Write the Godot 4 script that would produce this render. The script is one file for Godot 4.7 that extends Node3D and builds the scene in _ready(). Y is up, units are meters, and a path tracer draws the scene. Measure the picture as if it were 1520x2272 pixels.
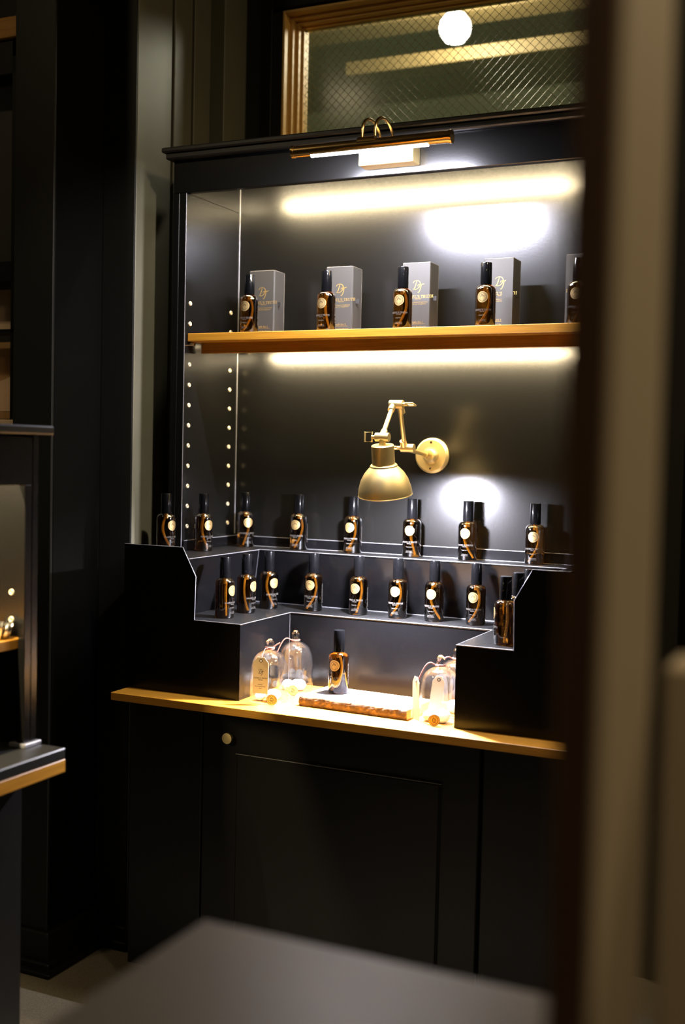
extends Node3D

var M := {}            # materials
var used_names := {}
var mesh_cache := {}

# ---------------------------------------------------------------- naming
func numbered(called: String) -> String:
	if not used_names.has(called):
		used_names[called] = 0
		return called
	used_names[called] += 1
	return "%s_%03d" % [called, used_names[called]]

func thing(called: String, label: String, category: String, at := Vector3.ZERO, group := "") -> Node3D:
	var o := Node3D.new()
	o.name = numbered(called)
	add_child(o)
	o.position = at
	o.set_meta("label", label)
	o.set_meta("category", category)
	if group != "":
		o.set_meta("group", group)
	return o

func struct(called: String) -> Node3D:
	var o := Node3D.new()
	o.name = numbered(called)
	add_child(o)
	o.set_meta("kind", "structure")
	return o

func part(called: String, mesh: Mesh, m: Material, parent: Node, at := Vector3.ZERO, rot := Vector3.ZERO) -> MeshInstance3D:
	var o := MeshInstance3D.new()
	o.name = called
	o.mesh = mesh
	o.material_override = m
	o.cast_shadow = GeometryInstance3D.SHADOW_CASTING_SETTING_ON
	parent.add_child(o, true)
	o.position = at
	o.rotation = rot
	return o

func dup(src: Node3D, at: Vector3, turn: float, label: String) -> Node3D:
	var base: String = src.name
	var r: Node3D = src.duplicate()
	r.name = numbered(base)
	add_child(r)
	r.position = at
	r.rotation = Vector3(0, turn, 0)
	r.set_meta("label", label)
	return r

# ---------------------------------------------------------------- meshes
func begin(smooth := -1) -> SurfaceTool:
	var st := SurfaceTool.new()
	st.begin(Mesh.PRIMITIVE_TRIANGLES)
	st.set_smooth_group(smooth)
	return st

func done(st: SurfaceTool) -> ArrayMesh:
	st.generate_normals()
	return st.commit()

func tri(st: SurfaceTool, a: Vector3, b: Vector3, c: Vector3) -> void:   # counter-clockwise from outside
	if a.is_equal_approx(b) or b.is_equal_approx(c) or a.is_equal_approx(c):
		return
	st.add_vertex(a); st.add_vertex(c); st.add_vertex(b)

func quad(st: SurfaceTool, a: Vector3, b: Vector3, c: Vector3, d: Vector3) -> void:
	tri(st, a, b, c)
	tri(st, a, c, d)

func add_box(st: SurfaceTool, c: Vector3, size: Vector3, bevel := 0.0015) -> void:
	var h := size / 2.0
	var b := minf(bevel, minf(h.x, minf(h.y, h.z)) * 0.9)
	for s in [-1.0, 1.0]:
		var corners := []
		for k in [Vector2(-1, -1), Vector2(1, -1), Vector2(1, 1), Vector2(-1, 1)]:
			corners.append(k)
		var fx := []; var fy := []; var fz := []
		for k in corners:
			fx.append(c + Vector3(s * h.x, k.x * (h.y - b), k.y * (h.z - b)))
			fy.append(c + Vector3(k.y * (h.x - b), s * h.y, k.x * (h.z - b)))
			fz.append(c + Vector3(k.x * (h.x - b), k.y * (h.y - b), s * h.z))
		for f in [fx, fy, fz]:
			if s > 0.0: quad(st, f[0], f[1], f[2], f[3])
			else: quad(st, f[3], f[2], f[1], f[0])
	if b <= 0.0:
		return
	for s in [-1.0, 1.0]:
		for t in [-1.0, 1.0]:
			var x0 := h.x - b; var y0 := h.y - b; var z0 := h.z - b
			var ez := [Vector3(s * h.x, t * y0, -z0), Vector3(s * x0, t * h.y, -z0), Vector3(s * x0, t * h.y, z0), Vector3(s * h.x, t * y0, z0)]
			var ex := [Vector3(-x0, s * h.y, t * z0), Vector3(-x0, s * y0, t * h.z), Vector3(x0, s * y0, t * h.z), Vector3(x0, s * h.y, t * z0)]
			var ey := [Vector3(s * x0, -y0, t * h.z), Vector3(s * h.x, -y0, t * z0), Vector3(s * h.x, y0, t * z0), Vector3(s * x0, y0, t * h.z)]
			for e in [ez, ex, ey]:
				var n: Vector3 = (e[1] - e[0]).cross(e[2] - e[0])
				if n.dot(e[0] + e[2]) > 0.0: quad(st, c + e[0], c + e[1], c + e[2], c + e[3])
				else: quad(st, c + e[3], c + e[2], c + e[1], c + e[0])
			for u in [-1.0, 1.0]:
				var p := [Vector3(s * h.x, t * y0, u * z0), Vector3(s * x0, t * h.y, u * z0), Vector3(s * x0, t * y0, u * h.z)]
				var n2: Vector3 = (p[1] - p[0]).cross(p[2] - p[0])
				if n2.dot(p[0]) > 0.0: tri(st, c + p[0], c + p[1], c + p[2])
				else: tri(st, c + p[2], c + p[1], c + p[0])

func box(size: Vector3, bevel := 0.0015) -> ArrayMesh:
	var key := "b%v%f" % [size, bevel]
	if not mesh_cache.has(key):
		var st := begin()
		add_box(st, Vector3.ZERO, size, bevel)
		mesh_cache[key] = done(st)
	return mesh_cache[key]

# a box part given by its two corners
func slab(called: String, lo: Vector3, hi: Vector3, m: Material, parent: Node, bevel := 0.0015) -> MeshInstance3D:
	return part(called, box(hi - lo, bevel), m, parent, (lo + hi) / 2.0)

func add_lathe(st: SurfaceTool, prof: Array, seg := 32, crease := 35.0) -> void:
	var g := 1
	st.set_smooth_group(g)
	for i in prof.size() - 1:
		if i > 0:
			var d0: Vector2 = (prof[i] - prof[i - 1]).normalized()
			var d1: Vector2 = (prof[i + 1] - prof[i]).normalized()
			if rad_to_deg(absf(d0.angle_to(d1))) > crease:
				g += 1
				st.set_smooth_group(g)
		for j in seg:
			var t0 := TAU * j / seg
			var t1 := TAU * ((j + 1) % seg) / seg
			var p0: Vector2 = prof[i]; var p1: Vector2 = prof[i + 1]
			quad(st, Vector3(p0.x * sin(t0), p0.y, p0.x * cos(t0)), Vector3(p0.x * sin(t1), p0.y, p0.x * cos(t1)),
				Vector3(p1.x * sin(t1), p1.y, p1.x * cos(t1)), Vector3(p1.x * sin(t0), p1.y, p1.x * cos(t0)))

func lathe(prof: Array, seg := 32, crease := 35.0) -> ArrayMesh:
	var st := begin(1)
	add_lathe(st, prof, seg, crease)
	return done(st)

func add_tube(st: SurfaceTool, path: Array, r: float, seg := 10, closed := false) -> void:
	var n := path.size()
	var up := Vector3.UP
	var rings := []
	for i in n:
		var a: Vector3 = path[(i - 1 + n) % n] if closed else path[maxi(i - 1, 0)]
		var b: Vector3 = path[(i + 1) % n] if closed else path[mini(i + 1, n - 1)]
		var d: Vector3 = (b - a).normalized()
		if i == 0 and absf(d.dot(up)) > 0.9:
			up = Vector3.RIGHT
		var s: Vector3 = up.cross(d).normalized()
		up = d.cross(s).normalized()
		var ring := []
		for k in seg:
			var t := TAU * k / seg
			ring.append(path[i] + (s * cos(t) + up * sin(t)) * r)
		rings.append(ring)
	st.set_smooth_group(1)
	for i in (n if closed else n - 1):
		for k in seg:
			var k1 := (k + 1) % seg
			var i1 := (i + 1) % n
			quad(st, rings[i][k], rings[i][k1], rings[i1][k1], rings[i1][k])
	if not closed:
		st.set_smooth_group(-1)
		for k in range(1, seg - 1):
			tri(st, rings[0][0], rings[0][k + 1], rings[0][k])
			tri(st, rings[n - 1][0], rings[n - 1][k], rings[n - 1][k + 1])

func tube(path: Array, r: float, seg := 10, closed := false) -> ArrayMesh:
	var st := begin(1)
	add_tube(st, path, r, seg, closed)
	return done(st)

func torus_path(radius: float, y: float, n := 28) -> Array:
	var p := []
	for i in n:
		p.append(Vector3(radius * cos(TAU * i / n), y, radius * sin(TAU * i / n)))
	return p

func add_prism(st: SurfaceTool, poly: PackedVector2Array, z0: float, z1: float) -> void:
	st.set_smooth_group(-1)
	if Geometry2D.is_polygon_clockwise(poly):
		poly = poly.duplicate()
		poly.reverse()
	var idx := Geometry2D.triangulate_polygon(poly)
	for k in range(0, idx.size(), 3):
		var a := poly[idx[k]]; var b := poly[idx[k + 1]]; var c := poly[idx[k + 2]]
		if (b - a).cross(c - a) < 0.0:
			var t := b; b = c; c = t
		tri(st, Vector3(a.x, a.y, z1), Vector3(b.x, b.y, z1), Vector3(c.x, c.y, z1))
		tri(st, Vector3(a.x, a.y, z0), Vector3(c.x, c.y, z0), Vector3(b.x, b.y, z0))
	for k in poly.size():
		var a := poly[k]; var b := poly[(k + 1) % poly.size()]
		quad(st, Vector3(a.x, a.y, z0), Vector3(b.x, b.y, z0), Vector3(b.x, b.y, z1), Vector3(a.x, a.y, z1))

func prism(poly: PackedVector2Array, z0: float, z1: float) -> ArrayMesh:
	var st := begin()
	add_prism(st, poly, z0, z1)
	return done(st)

# wraps a mesh lying in the xy plane round a cylinder of radius r about the y axis (r = 0: leaves it flat)
func bent(mesh: Mesh, r: float, turn := 0.0) -> ArrayMesh:
	var st := begin()
	for s in mesh.get_surface_count():
		var a := mesh.surface_get_arrays(s)
		var v: PackedVector3Array = a[Mesh.ARRAY_VERTEX]
		var ix: PackedInt32Array = a[Mesh.ARRAY_INDEX] if a[Mesh.ARRAY_INDEX] != null else PackedInt32Array()
		var count := ix.size() if ix.size() > 0 else v.size()
		for k in count:
			var p := v[ix[k]] if ix.size() > 0 else v[k]
			if r > 0.0:
				var t := p.x / r + turn
				p = Vector3(sin(t) * (r + p.z), p.y, cos(t) * (r + p.z))
			st.add_vertex(p)
	return done(st)

func add_bent(st: SurfaceTool, mesh: Mesh, r: float, shift := Vector3.ZERO, turn := 0.0) -> void:
	var flat := mesh.surface_get_arrays(0)
	var v: PackedVector3Array = flat[Mesh.ARRAY_VERTEX]
	var ix: PackedInt32Array = flat[Mesh.ARRAY_INDEX] if flat[Mesh.ARRAY_INDEX] != null else PackedInt32Array()
	var count := ix.size() if ix.size() > 0 else v.size()
	for k in count:
		var p: Vector3 = (v[ix[k]] if ix.size() > 0 else v[k]) + shift
		if r > 0.0:
			var t := p.x / r + turn
			p = Vector3(sin(t) * (r + p.z), p.y, cos(t) * (r + p.z))
		st.add_vertex(p)

func text_mesh(words: String, height: float, serif := true, bold := false) -> Mesh:
	var f := SystemFont.new()
	f.font_names = PackedStringArray(["Droid Serif" if serif else "Droid Sans"])
	if bold:
		f.font_weight = 700
	var t := TextMesh.new()
	t.text = words
	t.font = f
	t.font_size = 24
	t.pixel_size = height / 17.0
	t.depth = 0.00025
	t.curve_step = 4.0
	var m := ArrayMesh.new()
	m.add_surface_from_arrays(Mesh.PRIMITIVE_TRIANGLES, t.get_mesh_arrays())
	return m

# lettering: rows of [words, height, centre x, baseline y, serif]
func lettering(rows: Array, r: float, z: float) -> ArrayMesh:
	var st := begin()
	for row in rows:
		var m := text_mesh(row[0], row[1], row[4])
		var off := Vector3(row[2], row[3], z)
		add_bent(st, m, r, off)
	return done(st)

# a calligraphic stroke: points Vector3(x, y, half width)
func add_stroke(st: SurfaceTool, pts: Array, scale: float, off: Vector3, depth := 0.0003) -> void:
	var dense := []
	for i in pts.size() - 1:
		var p0: Vector3 = pts[maxi(i - 1, 0)]; var p1: Vector3 = pts[i]
		var p2: Vector3 = pts[i + 1]; var p3: Vector3 = pts[mini(i + 2, pts.size() - 1)]
		for k in 6:
			dense.append(p1.cubic_interpolate(p2, p0, p3, k / 6.0))
	dense.append(pts[pts.size() - 1])
	var l := []; var r := []
	for i in dense.size():
		var d: Vector3 = dense[mini(i + 1, dense.size() - 1)] - dense[maxi(i - 1, 0)]
		var n := Vector2(-d.y, d.x).normalized() * maxf(dense[i].z, 0.008)
		l.append(off + Vector3((dense[i].x + n.x) * scale, (dense[i].y + n.y) * scale, depth))
		r.append(off + Vector3((dense[i].x - n.x) * scale, (dense[i].y - n.y) * scale, depth))
	for i in dense.size() - 1:
		quad(st, r[i], r[i + 1], l[i + 1], l[i])

func monogram(scale: float, off: Vector3) -> ArrayMesh:
	var st := begin()
	add_stroke(st, [Vector3(0.44, 0.93, 0.03), Vector3(0.34, 0.6, 0.045), Vector3(0.22, 0.25, 0.045), Vector3(0.1, 0.06, 0.02), Vector3(0.0, 0.07, 0.02)], scale, off)
	add_stroke(st, [Vector3(0.02, 0.74, 0.03), Vector3(0.1, 0.9, 0.03), Vector3(0.34, 0.99, 0.025), Vector3(0.66, 0.95, 0.035), Vector3(0.86, 0.72, 0.05), Vector3(0.8, 0.38, 0.05), Vector3(0.55, 0.1, 0.035), Vector3(0.3, 0.02, 0.03), Vector3(0.04, 0.06, 0.03)], scale, off)
	add_stroke(st, [Vector3(0.55, 0.38, 0.02), Vector3(0.66, 0.53, 0.035), Vector3(0.9, 0.53, 0.04), Vector3(1.2, 0.57, 0.035), Vector3(1.34, 0.62, 0.015)], scale, off)
	add_stroke(st, [Vector3(1.0, 0.53, 0.03), Vector3(0.92, 0.2, 0.045), Vector3(0.8, -0.15, 0.045), Vector3(0.66, -0.33, 0.03), Vector3(0.58, -0.28, 0.03)], scale, off)
	return done(st)

func disc(radius: float, z: float, bend: float, thick: float, wobble := 0.0) -> ArrayMesh:
	var st := begin()
	var n := 28
	for j in n:
		var a := TAU * j / n; var b := TAU * (j + 1) / n
		var ra := radius * (1.0 + wobble * sin(a * 3.0 + 0.6)); var rb := radius * (1.0 + wobble * sin(b * 3.0 + 0.6))
		for i in 4:
			var f0 := i / 4.0; var f1 := (i + 1) / 4.0
			quad(st, Vector3(ra * f0 * cos(a), ra * f0 * sin(a), z + thick), Vector3(ra * f1 * cos(a), ra * f1 * sin(a), z + thick),
				Vector3(rb * f1 * cos(b), rb * f1 * sin(b), z + thick), Vector3(rb * f0 * cos(b), rb * f0 * sin(b), z + thick))
		quad(st, Vector3(ra * cos(a), ra * sin(a), z), Vector3(rb * cos(b), rb * sin(b), z), Vector3(rb * cos(b), rb * sin(b), z + thick), Vector3(ra * cos(a), ra * sin(a), z + thick))
		if bend == 0.0:
			tri(st, Vector3(0, 0, z), Vector3(rb * cos(b), rb * sin(b), z), Vector3(ra * cos(a), ra * sin(a), z))
	var m := done(st)
	return bent(m, bend) if bend > 0.0 else m

# the pressed figure of the seal: a ring of beads, a peaked figure on a bar, a lower arc
func emblem(radius: float, z: float, bend: float) -> ArrayMesh:
	var st := begin()
	var ring := func(r0: float, r1: float, a0: float, a1: float, n: int):
		for j in n:
			var a := lerpf(a0, a1, j / float(n)); var b := lerpf(a0, a1, (j + 1) / float(n))
			quad(st, Vector3(r0 * cos(a), r0 * sin(a), z), Vector3(r1 * cos(a), r1 * sin(a), z), Vector3(r1 * cos(b), r1 * sin(b), z), Vector3(r0 * cos(b), r0 * sin(b), z))
	ring.call(radius * 0.76, radius * 0.83, 0.0, TAU, 32)
	for k in 18:
		if k % 9 != 4:
			ring.call(radius * 0.6, radius * 0.71, TAU * k / 18.0, TAU * (k + 0.55) / 18.0, 1)
	var polys := [
		[Vector2(-0.42, -0.05), Vector2(-0.16, 0.44), Vector2(-0.05, 0.44), Vector2(-0.26, -0.05)],
		[Vector2(-0.1, 0.4), Vector2(0.02, 0.5), Vector2(0.2, 0.1), Vector2(0.08, 0.06)],
		[Vector2(0.2, 0.28), Vector2(0.3, 0.3), Vector2(0.4, -0.02), Vector2(0.26, -0.02)],
		[Vector2(-0.46, -0.2), Vector2(0.46, -0.2), Vector2(0.42, -0.08), Vector2(-0.42, -0.08)],
		[Vector2(-0.3, -0.46), Vector2(0.3, -0.46), Vector2(0.36, -0.34), Vector2(-0.36, -0.34)]]
	for p in polys:
		var v := []
		for c in p:
			v.append(Vector3(c.x * radius, c.y * radius, z))
		quad(st, v[0], v[1], v[2], v[3])
		quad(st, v[3], v[2], v[1], v[0])
	var m := done(st)
	return bent(m, bend) if bend > 0.0 else m

# ---------------------------------------------------------------- materials
func mat(key: String, c: Color, rough := 0.5, metal := 0.0) -> StandardMaterial3D:
	var m := StandardMaterial3D.new()
	m.resource_name = key
	m.albedo_color = c
	m.roughness = rough
	m.metallic = metal
	M[key] = m
	return m

func noise_image(w: int, h: int, fx: float, fy: float, seed_: int, octaves := 4) -> Image:
	var n := FastNoiseLite.new()
	n.seed = seed_
	n.noise_type = FastNoiseLite.TYPE_SIMPLEX_SMOOTH
	n.frequency = 1.0
	n.fractal_octaves = octaves
	var im := Image.create(w, h, false, Image.FORMAT_L8)
	for y in h:
		for x in w:
			# blend opposite edges so that repeats do not show
			var u := x / float(w); var v := y / float(h)
			var a := n.get_noise_3d(cos(TAU * u) * fx, sin(TAU * u) * fx, v * fy)
			var b := n.get_noise_3d(cos(TAU * u) * fx, sin(TAU * u) * fx, (v - 1.0) * fy)
			var t := clampf((v - 0.85) / 0.15, 0.0, 1.0)
			var k := clampf(lerpf(a, b, t) * 0.5 + 0.5, 0.0, 1.0)
			im.set_pixel(x, y, Color(k, k, k))
	return im

func ramp(im: Image, stops: Array) -> ImageTexture:
	var g := Gradient.new()
	g.offsets = PackedFloat32Array(stops.map(func(s): return s[0]))
	g.colors = PackedColorArray(stops.map(func(s): return s[1]))
	var out := Image.create(im.get_width(), im.get_height(), false, Image.FORMAT_RGB8)
	for y in im.get_height():
		for x in im.get_width():
			out.set_pixel(x, y, g.sample(im.get_pixel(x, y).r))
	return ImageTexture.create_from_image(out)

func triplanar(m: StandardMaterial3D, scale: Vector3, world := false) -> void:
	m.uv1_triplanar = true
	m.uv1_world_triplanar = world
	m.uv1_scale = scale

func make_materials() -> void:
	var grain := noise_image(256, 256, 0.5, 26.0, 7, 5)
	var fine := noise_image(256, 256, 9.0, 60.0, 11, 3)
	var blotch := noise_image(256, 256, 1.3, 7.0, 21, 4)
	var fine_tex := ImageTexture.create_from_image(fine)
	# paints
	var p := mat("black_paint", Color(0.042, 0.04, 0.036), 0.24)
	p.heightmap_enabled = true
	p.heightmap_texture = fine_tex
	p.heightmap_scale = 0.006
	triplanar(p, Vector3(3, 3, 3))
	p = mat("cabinet_black", Color(0.05, 0.046, 0.038), 0.42)
	p.metallic_specular = 0.3
	mat("cornice_paint", Color(0.09, 0.088, 0.082), 0.38)
	p = mat("wall_paint", Color(1, 1, 1), 0.55)
	p.albedo_texture = ramp(blotch, [[0.0, Color(0.13, 0.122, 0.092)], [1.0, Color(0.155, 0.147, 0.11)]])
	triplanar(p, Vector3(1.4, 1.4, 1.4), true)
	p = mat("trim_paint", Color(0.075, 0.072, 0.06), 0.5)
	p.metallic_specular = 0.3
	p = mat("pilaster_black", Color(0.03, 0.029, 0.025), 0.6)
	p.metallic_specular = 0.1
	p = mat("jamb_olive", Color(1, 1, 1), 0.5)
	p.albedo_texture = ramp(blotch, [[0.0, Color(0.37, 0.355, 0.285)], [1.0, Color(0.41, 0.395, 0.32)]])
	triplanar(p, Vector3(1.4, 1.4, 1.4), true)
	mat("back_room_paint", Color(0.68, 0.7, 0.56), 0.8)
	# the riser: black sheet, its upper faces dusty with fine specks
	p = mat("riser_black", Color(0.03, 0.029, 0.032), 0.23)
	p.metallic_specular = 0.31
	var dust := Image.create(512, 512, false, Image.FORMAT_RGB8)
	dust.fill(Color(0.045, 0.044, 0.047))
	var rng := RandomNumberGenerator.new()
	rng.seed = 5
	for k in 5200:
		var v := 0.2 + 0.45 * pow(rng.randf(), 4.0)
		dust.set_pixel(rng.randi() % 512, rng.randi() % 512, Color(v, v, v))
	p = mat("riser_top", Color(1, 1, 1), 0.34)
	p.metallic_specular = 0.38
	p.albedo_texture = ImageTexture.create_from_image(dust)
	triplanar(p, Vector3(3.2, 3.2, 3.2))
	mat("glint_grey", Color(0.3, 0.295, 0.28), 0.35)  # grey of the highlight line painted on the door panel
	mat("riser_edge", Color(0.55, 0.55, 0.57), 0.3, 0.6)
	# wood
	p = mat("oak", Color(1, 1, 1), 0.42)
	p.albedo_texture = ramp(grain, [[0.0, Color(0.47, 0.31, 0.065)], [0.35, Color(0.58, 0.395, 0.09)], [0.6, Color(0.64, 0.445, 0.115)], [1.0, Color(0.53, 0.35, 0.08)]])
	p.heightmap_enabled = true
	p.heightmap_texture = ImageTexture.create_from_image(grain)
	p.heightmap_scale = 0.01
	triplanar(p, Vector3(1.6, 8, 8))
	p = mat("oak_z", Color(1, 1, 1), 0.42)
	p.albedo_texture = M.oak.albedo_texture
	triplanar(p, Vector3(1.6, 8, 1.6))
	p = mat("pine_frame", Color(0.84, 0.66, 0.34), 0.5)
	p = mat("beam_wood", Color(0.5, 0.42, 0.26), 0.6)
	p = mat("bark", Color(1, 1, 1), 0.8)
	p.albedo_texture = ramp(blotch, [[0.0, Color(0.14, 0.085, 0.03)], [0.42, Color(0.29, 0.19, 0.06)], [0.55, Color(0.36, 0.25, 0.085)], [0.72, Color(0.46, 0.33, 0.12)], [1.0, Color(0.25, 0.16, 0.055)]])
	p.heightmap_enabled = true
	p.heightmap_texture = ImageTexture.create_from_image(blotch)
	p.heightmap_scale = 0.12
	triplanar(p, Vector3(9, 14, 9))
	p = mat("raw_wood", Color(1, 1, 1), 0.7)
	p.albedo_texture = ramp(grain, [[0.0, Color(0.78, 0.62, 0.42)], [1.0, Color(0.88, 0.74, 0.54)]])
	triplanar(p, Vector3(3, 8, 8))
	mat("brown_wood", Color(0.24, 0.15, 0.085), 0.55)
	# metals
	p = mat("brass", Color(0.9, 0.81, 0.57), 0.46, 1.0)
	mat("brass_polished", Color(0.82, 0.68, 0.44), 0.2, 1.0)
	mat("nickel", Color(0.86, 0.8, 0.66), 0.22, 1.0)
	mat("sleeve_metal", Color(0.95, 0.9, 0.78), 0.5, 0.7)
	mat("silver", Color(0.85, 0.84, 0.8), 0.2, 1.0)
	mat("seal_gold", Color(0.66, 0.56, 0.36), 0.42, 0.75)
	mat("coin_gold", Color(0.78, 0.6, 0.22), 0.4, 0.3)
	mat("seal_print", Color(0.2, 0.14, 0.06), 0.6)
	mat("foil", Color(0.86, 0.72, 0.42), 0.35, 0.85)
	mat("print_grey", Color(0.27, 0.255, 0.235), 0.6)
	mat("print_dark", Color(0.22, 0.18, 0.12), 0.7)
	mat("dark_hole", Color(0.02, 0.02, 0.02), 0.8)
	# plastics, paper, glass
	p = mat("cap_black", Color(0.02, 0.02, 0.023), 0.3)
	p.metallic_specular = 0.12
	p.clearcoat_enabled = true
	p.clearcoat = 0.4
	p.clearcoat_roughness = 0.05
	mat("tube_plastic", Color(0.93, 0.88, 0.72), 0.4)
	p = mat("amber_glass", Color(0.45, 0.285, 0.065, 0.0), 0.02)
	p.clearcoat_enabled = true
	p.clearcoat = 1.0
	p.clearcoat_roughness = 0.07
	p.transparency = BaseMaterial3D.TRANSPARENCY_ALPHA
	p.refraction_enabled = true
	p.refraction_scale = 0.042
	p = mat("clear_glass", Color(0.95, 0.95, 0.95, 0.002), 0.02)
	p.transparency = BaseMaterial3D.TRANSPARENCY_ALPHA
	p = mat("solid_glass", Color(0.98, 0.98, 0.98, 0.0), 0.02)
	p.transparency = BaseMaterial3D.TRANSPARENCY_ALPHA
	p.refraction_enabled = true
	p.refraction_scale = 0.05
	p = mat("wired_glass", Color(0.52, 0.56, 0.45, 0.26), 0.15)
	p.metallic_specular = 0.2
	p.transparency = BaseMaterial3D.TRANSPARENCY_ALPHA
	mat("wire", Color(0.62, 0.6, 0.5), 0.4, 0.7)
	p = mat("box_paper", Color(1, 1, 1), 0.62)
	p.albedo_texture = ramp(fine, [[0.0, Color(0.12, 0.116, 0.108)], [1.0, Color(0.16, 0.155, 0.145)]])
	triplanar(p, Vector3(9, 9, 9))
	mat("box_edge", Color(0.5, 0.48, 0.45), 0.6)
	mat("ribbon", Color(0.06, 0.055, 0.05), 0.6)
	p = mat("kraft", Color(1, 1, 1), 0.85)
	p.albedo_texture = ramp(fine, [[0.0, Color(0.62, 0.57, 0.45)], [1.0, Color(0.7, 0.65, 0.53)]])
	triplanar(p, Vector3(8, 8, 8))
	mat("white_card", Color(0.93, 0.92, 0.89), 0.8)
	mat("sheet_grey", Color(0.21, 0.2, 0.215), 0.6)
	mat("sheet_print", Color(0.92, 0.91, 0.92), 0.6)
	p = mat("plaster", Color(0.94, 0.93, 0.9), 0.9)
	mat("cord", Color(0.44, 0.22, 0.15), 0.7)
	mat("lining_white", Color(0.92, 0.92, 0.9), 0.6)
	# foreground
	mat("table_grey", Color(0.3, 0.287, 0.275), 0.36)
	mat("putty_paint", Color(0.6, 0.54, 0.45), 0.65)
	p = mat("carpet", Color(1, 1, 1), 0.95)
	p.albedo_texture = ramp(fine, [[0.0, Color(0.34, 0.31, 0.25)], [1.0, Color(0.5, 0.46, 0.38)]])
	triplanar(p, Vector3(4, 4, 4), true)
	mat("ceiling_paint", Color(0.3, 0.29, 0.25), 0.8)
	mat("poster_tan", Color(0.9, 0.78, 0.64), 0.8)
	mat("poster_brown", Color(0.74, 0.58, 0.36), 0.8)

func glow(key: String, c: Color, energy: float) -> StandardMaterial3D:
	var m := mat(key, Color(0.9, 0.9, 0.9), 0.5)
	m.emission_enabled = true
	m.emission = c
	m.emission_energy_multiplier = energy
	return m

func area_light(called: String, at: Vector3, look: Vector3, size: Vector2, c: Color, e: float, up := Vector3.UP) -> void:
	var l := AreaLight3D.new()
	l.name = called
	l.area_size = size
	l.light_color = c
	l.light_energy = e
	l.area_range = 12.0
	l.area_attenuation = 2.0
	l.shadow_enabled = true
	add_child(l)
	l.look_at_from_position(at, at + look, up)

func omni(called: String, at: Vector3, c: Color, e: float, size: float) -> void:
	var l := OmniLight3D.new()
	l.name = called
	l.light_color = c
	l.light_energy = e
	l.light_size = size
	l.omni_range = 12.0
	l.omni_attenuation = 2.0
	l.shadow_enabled = true
	add_child(l)
	l.position = at

# ================================================================ scene
const COOL := Color(0.93, 0.93, 1.0)
const WARM := Color(1.0, 0.91, 0.73)
const ROOM := Color(1.0, 0.9, 0.72)
const TIER1 := 0.8905
const TIER2 := 1.0304
const TOP := 0.717
const SHELF := 1.565

func _ready() -> void:
	# camera, sky, lights that fill the room, exposure
	var cam := Camera3D.new()
	cam.name = "camera"
	cam.fov = 47.448
	cam.near = 0.05
	cam.far = 50.0
	add_child(cam)
	cam.position = Vector3(1.5739, 1.277, 2.6918)
	cam.rotation = Vector3(-0.0494, 0.4368, 0.0223)
	var lens := CameraAttributesPhysical.new()
	lens.frustum_focal_length = 31.0
	lens.exposure_aperture = 1.55
	lens.frustum_focus_distance = 2.63
	lens.frustum_near = 0.05
	lens.frustum_far = 50.0
	cam.attributes = lens
	cam.fov = 47.448
	var e := Environment.new()
	e.background_mode = Environment.BG_COLOR
	e.background_color = Color(0, 0, 0)
	e.tonemap_mode = Environment.TONE_MAPPER_LINEAR
	e.tonemap_exposure = 1.0
	e.sdfgi_enabled = true
	e.ssao_enabled = true
	e.ssil_enabled = true
	var we := WorldEnvironment.new()
	we.name = "environment"
	we.environment = e
	add_child(we)
	make_materials()
	room()
	hutch()
	base_cabinet()
	riser()
	side_cabinet()
	foreground()
	shelf_board()
	picture_light()
	sconce()
	bottles()
	gift_boxes()
	counter_display()

# ---------------------------------------------------------------- the room
func ceiling_lamp(at: Vector3, e: float, label: String) -> void:
	var o := thing("ceiling_lamp", label, "lamp", at, "round ceiling lamps of the shop")
	part("rim", lathe([Vector2(0.088, 0.0), Vector2(0.1, 0.0), Vector2(0.1, 0.03), Vector2(0.0, 0.03)], 28), M.trim_paint, o, Vector3(0, -0.03, 0))
	part("diffuser", lathe([Vector2(0.0, -0.002), Vector2(0.086, -0.002), Vector2(0.086, 0.004)], 28), M.room_glow, o, Vector3(0, -0.024, 0))
	area_light("ceiling_lamp_light", at + Vector3(0, -0.034, 0), Vector3.DOWN, Vector2(0.16, 0.16), ROOM, e, Vector3.FORWARD)

func added_spot(at: Vector3, aim: Vector3, e: float) -> void:  # added unseen spot, narrowed to brighten the left jamb strip
	var o := thing("added_spotlight", "small black spotlight added out of view to light the wall beside the cabinet", "lamp", at)
	var d := (aim - at).normalized()
	part("housing", tube([-d * 0.07, d * 0.012], 0.032, 24), M.trim_paint, o)
	part("lens", tube([d * 0.012, d * 0.014], 0.026, 20), M.spot_glow, o)
	part("stem", tube([Vector3(0, 0.02, 0), Vector3(0, 0.0895, 0)], 0.008, 12), M.trim_paint, o)
	var l := SpotLight3D.new()
	l.name = "added_spot_lamp"
	l.light_color = Color(1.0, 0.96, 0.9)
	l.light_energy = e
	l.light_size = 0.026
	l.spot_angle = 11.0
	l.spot_angle_attenuation = 0.6
	l.spot_range = 12.0
	l.spot_attenuation = 2.0
	l.shadow_enabled = true
	add_child(l)
	l.look_at_from_position(at + d * 0.018, aim, Vector3.UP)

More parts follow.
